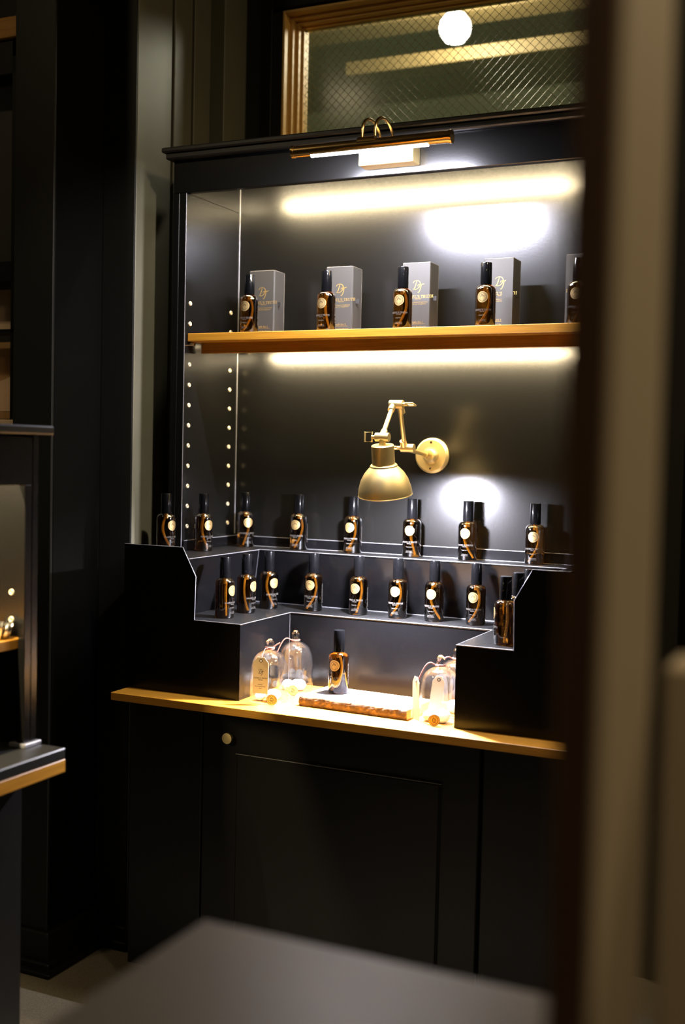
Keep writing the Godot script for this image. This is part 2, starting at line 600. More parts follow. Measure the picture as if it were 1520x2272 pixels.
func room() -> void:
	glow("spot_glow", Color(1.0, 0.96, 0.9), 6.0)
	glow("room_glow", ROOM, 4.0)
	var w: Node3D
	w = struct("floor"); slab("ground", Vector3(-1.6, -0.08, -2.5), Vector3(3.6, 0.0, 4.6), M.carpet, w, 0.0)
	w = struct("ceiling"); slab("ceiling_board", Vector3(-1.6, 2.95, -2.5), Vector3(3.6, 3.03, 4.6), M.ceiling_paint, w, 0.0)
	w = struct("wall_left"); slab("wall_board", Vector3(-1.7, 0, -2.5), Vector3(-1.6, 2.95, 4.6), M.wall_paint, w, 0.0)
	w = struct("wall_right"); slab("wall_board", Vector3(3.6, 0, -2.5), Vector3(3.7, 2.95, 4.6), M.wall_paint, w, 0.0)
	w = struct("wall_front"); slab("wall_board", Vector3(-1.6, 0, 4.6), Vector3(3.6, 2.95, 4.7), M.wall_paint, w, 0.0)
	# wall behind the cabinet with its transom window
	var bx0 := 0.017; var bx1 := 1.02; var by0 := 1.86; var by1 := 2.49
	var z0 := -0.30; var z1 := -0.19
	w = struct("wall_back")
	var st := begin()
	add_box(st, Vector3((-0.1 + bx0) / 2.0, 1.475, (z0 + z1) / 2.0), Vector3(bx0 + 0.1, 2.95, z1 - z0), 0.0)
	add_box(st, Vector3((bx1 + 3.6) / 2.0, 1.475, (z0 + z1) / 2.0), Vector3(3.6 - bx1, 2.95, z1 - z0), 0.0)
	add_box(st, Vector3((bx0 + bx1) / 2.0, by0 / 2.0, (z0 + z1) / 2.0), Vector3(bx1 - bx0, by0, z1 - z0), 0.0)
	add_box(st, Vector3((bx0 + bx1) / 2.0, (by1 + 2.95) / 2.0, (z0 + z1) / 2.0), Vector3(bx1 - bx0, 2.95 - by1, z1 - z0), 0.0)
	part("wall_board", done(st), M.wall_paint, w)
	slab("casing", Vector3(-0.045, 1.8, z1), Vector3(-0.012, 2.9, z1 + 0.014), M.trim_paint, w)
	slab("casing", Vector3(bx0 - 0.03, by1 + 0.004, z1), Vector3(bx1, by1 + 0.034, z1 + 0.014), M.trim_paint, w)
	w = struct("door_1")  # added black sheets standing in for the unlit room at the right
	slab("dark_leaf", Vector3(1.14, 0.0, z1), Vector3(2.1, 2.9, z1 + 0.03), M.pilaster_black, w)
	slab("dark_leaf", Vector3(2.105, 0.0, z1), Vector3(3.59, 2.9, z1 + 0.03), M.pilaster_black, w)
	# wall faces stepping back to the left of the cabinet
	w = struct("trim_1")      # the nearer pilaster
	slab("shaft", Vector3(-0.36, 0.0, 0.1), Vector3(-0.24, 2.95, 0.452), M.pilaster_black, w, 0.003)
	slab("front_board", Vector3(-0.36, 0.0, 0.452), Vector3(-0.24, 2.95, 0.46), M.trim_paint, w, 0.002)
	slab("plinth", Vector3(-0.372, 0.0, 0.1), Vector3(-0.228, 0.098, 0.472), M.trim_paint, w, 0.004)
	slab("plinth_foot", Vector3(-0.384, 0.0, 0.1), Vector3(-0.216, 0.028, 0.484), M.trim_paint, w, 0.004)
	slab("plinth_foot", Vector3(-0.4, 0.0, 0.1), Vector3(-0.2, 0.012, 0.5), M.trim_paint, w, 0.003)
	w = struct("trim_2")      # the recessed pilaster beside the cabinet
	slab("shaft", Vector3(-0.24, 0.0, 0.113), Vector3(-0.144, 2.95, 0.264), M.jamb_olive, w, 0.002)
	slab("front_board", Vector3(-0.24, 0.0, 0.264), Vector3(-0.144, 2.95, 0.27), M.trim_paint, w, 0.0015)
	slab("panel_board", Vector3(-0.24, 0.0, 0.018), Vector3(-0.144, 2.95, 0.101), M.jamb_olive, w, 0.002)
	slab("panel_board", Vector3(-0.24, 0.0, -0.074), Vector3(-0.144, 2.95, 0.006), M.jamb_olive, w, 0.002)
	slab("panel_back", Vector3(-0.24, 0.0, -0.08), Vector3(-0.156, 2.95, 0.2), M.trim_paint, w, 0.0)
	slab("panel_board", Vector3(-0.24, 0.0, -0.30), Vector3(-0.1, 2.95, -0.074), M.jamb_olive, w, 0.002)
	w = struct("baseboard_back")
	slab("board", Vector3(-0.228, 0.0, 0.27), Vector3(-0.138, 0.06, 0.279), M.trim_paint, w, 0.003)
	slab("board", Vector3(-0.216, 0.0, 0.279), Vector3(-0.13, 0.024, 0.287), M.trim_paint, w, 0.003)
	# far wall of the left bay, with the glazed screen before it
	w = struct("wall_bay"); slab("wall_board", Vector3(-1.6, 0.0, 0.1), Vector3(-0.36, 1.29, 0.42), M.wall_paint, w, 0.0)
	w = struct("window_2")
	var fz0 := 0.33; var fz1 := 0.39
	slab("frame_rail", Vector3(-1.5, 1.29, fz0), Vector3(-0.36, 1.325, fz1), M.trim_paint, w)
	slab("sill", Vector3(-1.5, 1.325, fz0), Vector3(-0.40, 1.345, 0.405), M.poster_tan, w)
	slab("frame_rail", Vector3(-1.5, 1.562, fz0), Vector3(-0.36, 1.572, fz1), M.trim_paint, w)
	slab("frame_rail", Vector3(-1.5, 1.69, fz0), Vector3(-0.36, 1.74, fz1), M.trim_paint, w)
	slab("frame_rail", Vector3(-1.5, 2.2, fz0), Vector3(-0.36, 2.285, fz1), M.trim_paint, w)
	slab("frame_head", Vector3(-1.5, 2.285, fz0), Vector3(-0.36, 2.335, fz1 + 0.012), M.oak, w)
	slab("frame_rail", Vector3(-1.5, 2.335, fz0), Vector3(-0.36, 2.95, fz1), M.trim_paint, w)
	slab("frame_stile", Vector3(-0.43, 1.29, fz0), Vector3(-0.36, 2.335, fz1), M.trim_paint, w)
	for y in [[1.345, 1.562], [1.572, 1.69], [1.74, 2.2]]:
		slab("pane", Vector3(-1.5, y[0], 0.352), Vector3(-0.43, y[1], 0.356), M.clear_glass, w, 0.0)
	slab("backing_board", Vector3(-1.5, 1.29, 0.27), Vector3(-0.36, 2.335, 0.29), M.wall_paint, w)
	var pp := thing("wall_card", "tan card behind the small upper pane of the far left screen", "card", Vector3(-0.6, 1.631, 0.292))
	part("sheet", box(Vector3(0.34, 0.11, 0.003), 0.0), M.poster_tan, pp)
	pp = thing("wall_card", "brown picture card behind the lower pane of the far left screen", "card", Vector3(-0.6, 1.45, 0.292))
	part("sheet", box(Vector3(0.34, 0.2, 0.003), 0.0), M.poster_brown, pp)
	part("picture", prism(PackedVector2Array([Vector2(-0.17, -0.02), Vector2(0.0, -0.02), Vector2(0.09, 0.01), Vector2(0.15, -0.03), Vector2(0.15, -0.08), Vector2(-0.17, -0.08)]), 0.0015, 0.003), M.poster_tan, pp)
	# the wired glass transom
	w = struct("window_1")
	var d0 := -0.285
	for s in [[bx0, bx0 + 0.007, d0, z1 + 0.006], [bx0 + 0.007, bx0 + 0.016, d0, -0.215], [bx0 + 0.016, bx0 + 0.024, d0, -0.235], [bx0 + 0.024, bx0 + 0.03, d0, -0.255],
			[bx1 - 0.03, bx1, d0, z1 + 0.006]]:
		slab("frame_stile", Vector3(s[0], by0, s[2]), Vector3(s[1], by1, s[3]), M.pine_frame, w, 0.001)
	for s in [[0.0, 0.007, z1 + 0.006], [0.007, 0.016, -0.215], [0.016, 0.024, -0.235], [0.024, 0.03, -0.255]]:
		slab("frame_head", Vector3(bx0 + s[1], by1 - s[1], d0), Vector3(bx1 - 0.03, by1 - s[0], s[2]), M.pine_frame, w, 0.001)
	slab("frame_sill", Vector3(bx0 + 0.03, by0, d0), Vector3(bx1 - 0.03, by0 + 0.03, -0.2), M.pine_frame, w, 0.001)
	var gx0 := bx0 + 0.03; var gx1 := bx1 - 0.03; var gy0 := by0 + 0.03; var gy1 := by1 - 0.03
	var pane := slab("pane", Vector3(gx0, gy0, -0.2735), Vector3(gx1, gy1, -0.2675), M.wired_glass, w, 0.0)
	st = begin()
	var step := 0.0245
	for dir in [1.0, -1.0]:
		var k := -60
		while k < 110:
			# a line x = x0 + dir * (y - gy0), clipped to the pane
			var x0 := gx0 + k * step
			var ya := gy0; var yb := gy1
			if dir > 0.0:
				ya = maxf(ya, gy0 + gx0 - x0); yb = minf(yb, gy0 + gx1 - x0)
			else:
				ya = maxf(ya, gy0 + x0 - gx1); yb = minf(yb, gy0 + x0 - gx0)
			if yb - ya > 0.004:
				var a := Vector3(x0 + dir * (ya - gy0), ya, -0.2665); var b := Vector3(x0 + dir * (yb - gy0), yb, -0.2665)
				add_tube(st, [a, b], 0.0007, 4)
			k += 1
	var wires := part("wire_mesh", done(st), M.wire, w)
	wires.set_meta("kind", "stuff")
	# the room behind the transom
	w = struct("wall_back_room")
	slab("wall_board", Vector3(-1.6, 0.0, -2.6), Vector3(3.6, 2.95, -2.5), M.back_room_paint, w, 0.0)
	slab("partition", Vector3(-1.6, 0.0, -0.30), Vector3(-0.36, 2.95, 0.1), M.wall_paint, w, 0.0)
	w = struct("trim_3"); slab("beam", Vector3(-1.6, 2.70, -1.02), Vector3(3.6, 2.78, -0.9), M.beam_wood, w, 0.003)
	w = struct("trim_4"); slab("beam", Vector3(-0.13, 2.545, -1.0), Vector3(3.6, 2.59, -0.9), M.beam_wood, w, 0.003)
	glow("globe_glow", Color(1.0, 0.99, 0.92), 9.0)
	var gl := thing("globe_lamp", "bright round white lamp glowing behind the wired glass transom", "lamp", Vector3(0.331, 2.575, -0.7))
	part("globe", lathe([Vector2(0, -0.05), Vector2(0.03, -0.041), Vector2(0.046, -0.02), Vector2(0.05, 0.0), Vector2(0.046, 0.02), Vector2(0.03, 0.041), Vector2(0.0, 0.05)], 24, 60), M.globe_glow, gl)
	part("stem", lathe([Vector2(0.006, 0.047), Vector2(0.006, 0.2), Vector2(0.03, 0.2), Vector2(0.03, 0.23)], 14), M.brass, gl)
	omni("globe_lamp_light", Vector3(0.331, 2.575, -0.7), Color(1.0, 0.98, 0.86), 0.62, 0.05)
	# ceiling lamps of the shop and added jamb lights, all above or behind the camera's view
	ceiling_lamp(Vector3(1.9, 2.95, 1.73), 1.4, "round ceiling lamp over the passage right of the display cabinet")
	added_spot(Vector3(1.9, 2.86, 1.73), Vector3(-0.144, 1.45, 0.22), 5.0)
	ceiling_lamp(Vector3(2.4, 2.95, 0.42), 2.4, "round ceiling lamp added out of view to light the left wall faces")  # added wall washer, placed to light the upper left jamb faces
	ceiling_lamp(Vector3(2.2, 2.95, 2.9), 1.5, "round ceiling lamp behind the grey table")
	ceiling_lamp(Vector3(-0.75, 2.95, 1.7), 0.7, "round ceiling lamp over the far left bay")

# ---------------------------------------------------------------- upper cabinet
func hutch() -> void:
	var o := thing("display_hutch", "tall black open-fronted display hutch with satin panels and rows of shelf pin holes", "cabinet", Vector3.ZERO)
	var zf := 0.2587
	slab("back_panel", Vector3(-0.02, TOP, -0.018), Vector3(1.02, 1.985, 0.0), M.black_paint, o)
	slab("side_panel", Vector3(-0.02, TOP, 0.0), Vector3(0.0, 1.905, zf - 0.0003), M.black_paint, o)
	slab("side_panel", Vector3(1.0, TOP, 0.0), Vector3(1.02, 1.905, zf - 0.0003), M.black_paint, o)
	slab("stile", Vector3(-0.038, TOP, zf - 0.02), Vector3(-0.02, 1.905, zf), M.black_paint, o, 0.001)
	slab("stile", Vector3(1.02, TOP, zf - 0.02), Vector3(1.038, 1.905, zf), M.black_paint, o, 0.001)
	slab("side_panel_head", Vector3(-0.02, 1.905, 0.0), Vector3(0.0, 1.985, zf - 0.02), M.black_paint, o, 0.0)
	slab("side_panel_head", Vector3(1.0, 1.905, 0.0), Vector3(1.02, 1.985, zf - 0.02), M.black_paint, o, 0.0)
	part("corner_glint", tube([Vector3(0.0008, TIER2 + 0.03, 0.0008), Vector3(0.0008, 1.969, 0.0008)], 0.0011, 6), M.riser_edge, o)  # pale tube painting the highlight along the back corner joint
	part("corner_glint", tube([Vector3(-0.0006, TOP, zf - 0.0008), Vector3(-0.0006, 1.904, zf - 0.0008)], 0.0009, 6), M.riser_edge, o)  # pale tube painting the lit front edge of the side panel
	slab("top_panel", Vector3(-0.02, 1.97, 0.0), Vector3(1.02, 1.985, zf - 0.02), M.black_paint, o)
	slab("fascia", Vector3(-0.038, 1.905, zf - 0.02), Vector3(1.038, 1.985, zf), M.black_paint, o, 0.0015)
	slab("cornice", Vector3(-0.052, 1.985, -0.018), Vector3(1.052, 2.0, zf + 0.016), M.cornice_paint, o, 0.003)
	slab("cornice_cap", Vector3(-0.06, 2.0, -0.018), Vector3(1.06, 2.012, zf + 0.024), M.cornice_paint, o, 0.003)
	# pin sleeves
	var sleeve := lathe([Vector2(0.0056, 0.0), Vector2(0.0046, 0.0022), Vector2(0.0028, 0.0018), Vector2(0.0016, -0.001)], 14)
	var bore := lathe([Vector2(0.0018, -0.0006), Vector2(0.0, -0.0006)], 12)
	for k in 12:
		for z in [0.2342, 0.0379]:
			for side in [0, 1]:
				if k == 2:
					continue
				var s := part("pin_sleeve", sleeve, M.sleeve_metal, o, Vector3(side * 1.0, 1.64 - 0.05 * k, z), Vector3(0, 0, -PI / 2 if side == 0 else PI / 2))
				part("bore", bore, M.dark_hole, s, Vector3(0, 0.0002, 0))
	glow("led_warm", WARM, 7.0)
	# light strip in the top, behind the fascia
	part("led_strip", box(Vector3(0.95, 0.006, 0.012), 0.001), M.led_warm, o, Vector3(0.5, 1.966, 0.205))
	area_light("top_strip_light", Vector3(0.5, 1.961, 0.205), Vector3(0, -0.75, -0.65), Vector2(0.95, 0.012), WARM, 2.0)

func shelf_board() -> void:
	var o := thing("wooden_shelf", "golden oak shelf spanning the hutch with a light strip under it", "shelf", Vector3.ZERO)
	slab("board", Vector3(0.0025, SHELF - 0.019, 0.004), Vector3(0.9975, SHELF, 0.2476), M.oak, o, 0.001)
	slab("valance", Vector3(0.012, SHELF - 0.045, 0.188), Vector3(0.988, SHELF - 0.019, 0.2), M.oak, o, 0.0008)
	part("led_strip", box(Vector3(0.95, 0.006, 0.012), 0.001), M.led_warm, o, Vector3(0.5, SHELF - 0.0225, 0.15))
	area_light("shelf_strip_light", Vector3(0.5, SHELF - 0.027, 0.15), Vector3(0, -0.8, -0.6), Vector2(0.95, 0.012), WARM, 2.0)
	for x in [0.0, 1.0]:
		for z in [0.2342, 0.0379]:
			var s := 1.0 if x == 0.0 else -1.0
			part("support_pin", tube([Vector3(x + s * 0.0008, 1.540, z), Vector3(x + s * 0.014, 1.540, z)], 0.0045, 12), M.nickel, o)

# ---------------------------------------------------------------- lower cabinet
func base_cabinet() -> void:
	var w := thing("worktop", "golden oak worktop lit white under the brass lamp", "worktop", Vector3.ZERO)
	slab("board", Vector3(-0.03, TOP - 0.018, -0.02), Vector3(1.06, TOP, 0.499), M.oak, w, 0.001)
	var o := thing("base_cabinet", "black base cabinet with a panelled door and one brass knob below the worktop", "cabinet", Vector3.ZERO)
	slab("carcass", Vector3(-0.02, 0.05, 0.0), Vector3(1.05, TOP - 0.018, 0.40), M.cabinet_black, o)
	slab("plinth", Vector3(0.0, 0.0, 0.02), Vector3(1.03, 0.05, 0.37), M.cabinet_black, o)
	slab("side_stile", Vector3(-0.03, 0.05, 0.40), Vector3(0.168, TOP - 0.02, 0.42), M.cabinet_black, o)
	slab("side_stile", Vector3(0.846, 0.05, 0.40), Vector3(1.05, TOP - 0.02, 0.42), M.cabinet_black, o)
	var d := slab("door", Vector3(0.172, 0.06, 0.402), Vector3(0.838, TOP - 0.022, 0.42), M.cabinet_black, o, 0.002)
	var st := begin()
	# raised field with a sloping margin
	var x0 := 0.262; var x1 := 0.757; var y0 := 0.14; var y1 := 0.597; var b := 0.006
	var a := [Vector3(x0, y0, 0.42), Vector3(x1, y0, 0.42), Vector3(x1, y1, 0.42), Vector3(x0, y1, 0.42)]
	var f := [Vector3(x0 + b, y0 + b, 0.427), Vector3(x1 - b, y0 + b, 0.427), Vector3(x1 - b, y1 - b, 0.427), Vector3(x0 + b, y1 - b, 0.427)]
	quad(st, f[0], f[1], f[2], f[3])
	for k in 4:
		quad(st, a[k], a[(k + 1) % 4], f[(k + 1) % 4], f[k])
	part("raised_panel", done(st), M.cabinet_black, d, -d.position)
	part("panel_glint", tube([Vector3(x0, y1 - 0.003, 0.4245) - d.position, Vector3(x1, y1 - 0.003, 0.4245) - d.position], 0.0012, 6), M.glint_grey, d)  # pale line painting the light caught by the panel's top bevel
	part("knob", lathe([Vector2(0.0, 0.0), Vector2(0.005, 0.0), Vector2(0.0045, 0.01), Vector2(0.009, 0.014), Vector2(0.0125, 0.017), Vector2(0.0122, 0.021), Vector2(0.0, 0.0225)], 24, 40), M.brass, d, Vector3(0.247, 0.6305, 0.42) - d.position, Vector3(PI / 2, 0, 0))

# ---------------------------------------------------------------- stepped riser
func riser() -> void:
	var o := thing("display_riser", "black U-shaped stepped display riser standing on the oak worktop", "display stand", Vector3.ZERO)
	var xl := -0.045; var xr := 1.07
	var a1 := 0.2715; var b1 := 0.7835      # inner edges of the lower step
	var a2 := 0.1316; var b2 := 0.925       # inner edges of the upper step
	var zw := 0.431; var z1 := 0.19; var z2 := 0.098
	var t := 0.003
	# top faces
	var st := begin()
	add_box(st, Vector3((0.0 + 1.0) / 2.0, TIER2 - t / 2.0, (0.004 + z2) / 2.0), Vector3(0.994, t, z2 - 0.004), 0.0008)
	part("upper_top_back", done(st), M.riser_top, o)
	slab("upper_top_wing", Vector3(0.003, TIER2 - t, z2 + 0.0002), Vector3(a2, TIER2, 0.262), M.riser_top, o, 0.0008)
	slab("upper_top_wing", Vector3(xl, TIER2 - t, 0.2625), Vector3(a2, TIER2, zw - 0.004), M.riser_top, o, 0.0008)
	slab("upper_top_wing", Vector3(b2, TIER2 - t, z2 + 0.0002), Vector3(0.997, TIER2, 0.262), M.riser_top, o, 0.0008)
	slab("upper_top_wing", Vector3(b2, TIER2 - t, 0.2625), Vector3(xr, TIER2, zw - 0.004), M.riser_top, o, 0.0008)
	slab("lower_top_back", Vector3(0.09, TIER1 - t, 0.055), Vector3(0.965, TIER1, z1), M.riser_top, o, 0.0008)
	slab("lower_top_wing", Vector3(0.09, TIER1 - t, z1 + 0.0002), Vector3(a1, TIER1, zw), M.riser_top, o, 0.0008)
	slab("lower_top_wing", Vector3(b1, TIER1 - t, z1 + 0.0002), Vector3(0.965, TIER1, zw), M.riser_top, o, 0.0008)
	# upper riser faces lean back under the top
	var yb := TIER1; var yt := TIER2 - t
	st = begin()
	quad(st, Vector3(0.09, yb, 0.055), Vector3(0.965, yb, 0.055), Vector3(b2, yt, z2 - 0.002), Vector3(a2, yt, z2 - 0.002))
	quad(st, Vector3(0.09, yb, 0.053), Vector3(a2, yt, z2 - 0.004), Vector3(b2, yt, z2 - 0.004), Vector3(0.965, yb, 0.053))
	part("upper_face_back", done(st), M.riser_black, o)
	st = begin()
	quad(st, Vector3(0.09, yb, zw - 0.004), Vector3(0.09, yb, 0.055), Vector3(a2 - 0.002, yt, z2 - 0.002), Vector3(a2 - 0.002, yt, zw - 0.004))
	quad(st, Vector3(0.088, yb, 0.055), Vector3(0.088, yb, zw - 0.004), Vector3(a2 - 0.004, yt, zw - 0.004), Vector3(a2 - 0.004, yt, z2 - 0.002))
	part("upper_face_wing", done(st), M.riser_black, o)
	st = begin()
	quad(st, Vector3(0.965, yb, 0.055), Vector3(0.965, yb, zw - 0.004), Vector3(b2 + 0.002, yt, zw - 0.004), Vector3(b2 + 0.002, yt, z2 - 0.002))
	quad(st, Vector3(0.967, yb, zw - 0.004), Vector3(0.967, yb, 0.055), Vector3(b2 + 0.004, yt, z2 - 0.002), Vector3(b2 + 0.004, yt, zw - 0.004))
	part("upper_face_wing", done(st), M.riser_black, o)
	# lower riser faces
	slab("lower_face_back", Vector3(a1 - 0.003, TOP + 0.0005, z1 - 0.004), Vector3(b1 + 0.003, TIER1 - t, z1 - 0.001), M.riser_black, o, 0.0005)
	slab("lower_face_wing", Vector3(a1 - 0.004, TOP + 0.0005, z1), Vector3(a1 - 0.001, TIER1 - t, zw - 0.004), M.riser_black, o, 0.0005)
	slab("lower_face_wing", Vector3(b1 + 0.001, TOP + 0.0005, z1), Vector3(b1 + 0.004, TIER1 - t, zw - 0.004), M.riser_black, o, 0.0005)
	# front plates with the chamfered shoulder
	var ply := PackedVector2Array([Vector2(xl, TOP + 0.0005), Vector2(a1, TOP + 0.0005), Vector2(a1, TIER1 - t), Vector2(0.149, TIER1 - t), Vector2(0.151, 0.991), Vector2(0.115, 1.0555), Vector2(xl, 1.0555)])
	part("front_plate", prism(ply, zw - 0.0035, zw), M.riser_black, o)
	part("plate_edge", tube([Vector3(xl, 1.0556, zw - 0.002), Vector3(0.115, 1.0556, zw - 0.002), Vector3(0.151, 0.991, zw - 0.002), Vector3(0.149, TIER1, zw - 0.002)], 0.0011, 6), M.riser_edge, o)
	var plr := PackedVector2Array()
	for p in ply:
		plr.append(Vector2(a1 + b1 - p.x, p.y))
	part("front_plate", prism(plr, zw - 0.0035, zw), M.riser_black, o)
	part("plate_edge", tube([Vector3(xr, 1.0556, zw - 0.002), Vector3(0.94, 1.0556, zw - 0.002), Vector3(0.904, 0.991, zw - 0.002), Vector3(0.906, TIER1, zw - 0.002)], 0.0011, 6), M.riser_edge, o)
	# outer ends and the low upstand behind
	slab("outer_end", Vector3(xl, TOP + 0.0005, 0.2625), Vector3(xl + 0.003, TIER2 - t, zw - 0.0036), M.riser_black, o, 0.0005)
	slab("outer_end", Vector3(xr - 0.003, TOP + 0.0005, 0.2625), Vector3(xr, TIER2 - t, zw - 0.0036), M.riser_black, o, 0.0005)
	slab("upstand", Vector3(0.0045, TIER2 + 0.0002, 0.0025), Vector3(0.9955, TIER2 + 0.0256, 0.0085), M.riser_black, o, 0.0008)
	slab("upstand", Vector3(0.0015, TIER2 + 0.0002, 0.0087), Vector3(0.0075, TIER2 + 0.0256, 0.2582), M.riser_black, o, 0.0008)
	slab("upstand", Vector3(0.9925, TIER2 + 0.0002, 0.0087), Vector3(0.9985, TIER2 + 0.0256, 0.2582), M.riser_black, o, 0.0008)
	# bright bare edges of the sheet; joint and corner lines are painted highlights
	for e in [[Vector3(a2, TIER2, z2), Vector3(b2, TIER2, z2)], [Vector3(a2, TIER2 - 0.0005, z2), Vector3(a2, TIER2 - 0.0005, zw - 0.004)], [Vector3(b2, TIER2 - 0.0005, z2), Vector3(b2, TIER2 - 0.0005, zw - 0.004)],
			[Vector3(a1, TIER1, z1), Vector3(b1, TIER1, z1)], [Vector3(a1, TIER1 - 0.0005, z1), Vector3(a1, TIER1 - 0.0005, zw)], [Vector3(b1, TIER1 - 0.0005, z1), Vector3(b1, TIER1 - 0.0005, zw)],
			[Vector3(0.151, TIER1, zw), Vector3(a1, TIER1, zw)], [Vector3(b1, TIER1, zw), Vector3(0.904, TIER1, zw)],
			[Vector3(a2 - 0.002, TIER2 - 0.004, z2 - 0.001), Vector3(0.0915, TIER1 + 0.001, 0.0565)], [Vector3(a1 - 0.0008, TOP + 0.001, z1 - 0.0008), Vector3(a1 - 0.0008, TIER1 - 0.004, z1 - 0.0008)],
			[Vector3(0.1, TIER1 + 0.0006, 0.0566), Vector3(0.955, TIER1 + 0.0006, 0.0566)], [Vector3(0.01, TIER2 + 0.0004, 0.0096), Vector3(0.99, TIER2 + 0.0004, 0.0096)],
			[Vector3(0.006, TIER2 + 0.0256, 0.0085), Vector3(0.994, TIER2 + 0.0256, 0.0085)], [Vector3(0.0078, TIER2 + 0.0254, 0.009), Vector3(0.0078, TIER2 + 0.0254, 0.258)]]:
		part("bare_edge_glint", tube(e, 0.0004 if absf(e[0].y - e[1].y) > 0.05 else 0.0009, 6), M.riser_edge, o)

# ---------------------------------------------------------------- cabinet at the far left
func side_cabinet() -> void:
	var w := thing("side_worktop", "black topped counter with an oak edge at the far left", "worktop", Vector3.ZERO)
	slab("top", Vector3(-0.12, 0.722, 1.03), Vector3(0.262, 0.742, 2.4), M.cornice_paint, w, 0.002)
	slab("oak_edge", Vector3(-0.12, 0.698, 1.03), Vector3(0.262, 0.7215, 2.4), M.oak_z, w, 0.001)
	var b := thing("side_cupboard", "plain black base under the far left counter", "cabinet", Vector3.ZERO)
	slab("carcass", Vector3(-0.1, 0.0, 1.06), Vector3(0.19, 0.698, 2.38), M.cabinet_black, b)
	var o := thing("side_hutch", "low black display hutch at the far left edge with a lit interior", "cabinet", Vector3.ZERO)
	slab("end_panel", Vector3(-0.1, 0.742, 1.035), Vector3(0.2, 1.30, 1.052), M.black_paint, o)
	slab("back_panel", Vector3(-0.1, 0.742, 1.052), Vector3(-0.085, 1.30, 2.38), M.black_paint, o)
	slab("stile", Vector3(0.185, 0.742, 1.052), Vector3(0.2, 1.211, 1.07), M.black_paint, o)
	slab("fascia", Vector3(0.185, 1.211, 1.052), Vector3(0.2, 1.295, 2.38), M.black_paint, o)
	slab("top_panel", Vector3(-0.1, 1.285, 1.052), Vector3(0.185, 1.30, 2.38), M.black_paint, o)
	slab("cornice", Vector3(-0.11, 1.30, 1.01), Vector3(0.215, 1.316, 2.4), M.cornice_paint, o, 0.003)
	slab("foot_trim", Vector3(0.17, 0.742, 1.03), Vector3(0.208, 0.75, 1.075), M.riser_edge, o)
	var sleeve := lathe([Vector2(0.0056, 0.0), Vector2(0.0046, 0.0022), Vector2(0.0028, 0.0018), Vector2(0.0016, -0.001)], 14)
	for y in [1.0165, 0.967]:
		part("pin_sleeve", sleeve, M.sleeve_metal, o, Vector3(0.155, y, 1.0522), Vector3(PI / 2, 0, 0))
	part("led_strip", box(Vector3(0.012, 0.006, 1.2), 0.001), M.led_warm, o, Vector3(0.16, 1.281, 1.7))
	area_light("side_strip_light", Vector3(0.16, 1.276, 1.7), Vector3(-0.5, -0.85, 0), Vector2(1.2, 0.012), WARM, 6.0)
	var s := thing("side_shelf", "short oak shelf inside the far left hutch", "shelf", Vector3.ZERO)
	slab("board", Vector3(-0.08, 0.919, 1.0555), Vector3(0.1845, 0.937, 2.36), M.oak_z, s, 0.001)
	slab("support_block", Vector3(0.13, 0.905, 1.0522), Vector3(0.165, 0.9188, 1.0655), M.black_paint, s)
	var d := thing("fluted_dish", "small fluted silver dish on the far left oak shelf", "dish", Vector3(0.149, 0.9372, 1.092))
	var st := begin(1)
	var n := 48
	for j in n:
		var a := TAU * j / n; var c := TAU * (j + 1) / n
		var ra := 0.032 + 0.0018 * (1 if j % 4 < 2 else -1); var rc := 0.032 + 0.0018 * (1 if (j + 1) % 4 < 2 else -1)
		quad(st, Vector3(ra * 0.8 * sin(a), 0, ra * 0.8 * cos(a)), Vector3(rc * 0.8 * sin(c), 0, rc * 0.8 * cos(c)), Vector3(rc * sin(c), 0.026, rc * cos(c)), Vector3(ra * sin(a), 0.026, ra * cos(a)))
		quad(st, Vector3(rc * 0.75 * sin(c), 0.003, rc * 0.75 * cos(c)), Vector3(ra * 0.75 * sin(a), 0.003, ra * 0.75 * cos(a)), Vector3(ra * sin(a), 0.026, ra * cos(a)), Vector3(rc * sin(c), 0.026, rc * cos(c)))
		tri(st, Vector3(0, 0.003, 0), Vector3(ra * 0.75 * sin(a), 0.003, ra * 0.75 * cos(a)), Vector3(rc * 0.75 * sin(c), 0.003, rc * 0.75 * cos(c)))
		tri(st, Vector3(0, 0, 0), Vector3(rc * 0.8 * sin(c), 0, rc * 0.8 * cos(c)), Vector3(ra * 0.8 * sin(a), 0, ra * 0.8 * cos(a)))
	part("bowl", done(st), M.silver, d)

# ---------------------------------------------------------------- near, out of focus
func foreground() -> void:
	var t := thing("grey_table", "blurred grey table top reaching in at the bottom foreground", "table", Vector3.ZERO)
	slab("tabletop", Vector3(1.02, 0.82, 1.79), Vector3(2.3, 0.85, 2.62), M.table_grey, t, 0.006)
	for x in [1.08, 2.22]:
		for z in [1.86, 2.54]:
			slab("leg", Vector3(x - 0.025, 0.0, z - 0.025), Vector3(x + 0.025, 0.82, z + 0.025), M.black_paint, t)
	var p := thing("door_post", "blurred dark brown post with a putty grey side at the right edge", "post", Vector3.ZERO)
	slab("core", Vector3(1.4215, 0.8505, 1.96), Vector3(1.4425, 2.9499, 2.10), M.brown_wood, p, 0.002)
	slab("side_facing", Vector3(1.4425, 0.8505, 1.96), Vector3(1.4465, 2.9499, 2.098), M.putty_paint, p, 0.001)
	var q := thing("low_screen", "blurred putty grey low screen at the lower right edge", "screen", Vector3.ZERO)
	slab("panel", Vector3(1.452, 0.8505, 1.90), Vector3(1.75, 1.15, 1.95), M.putty_paint, q, 0.003)

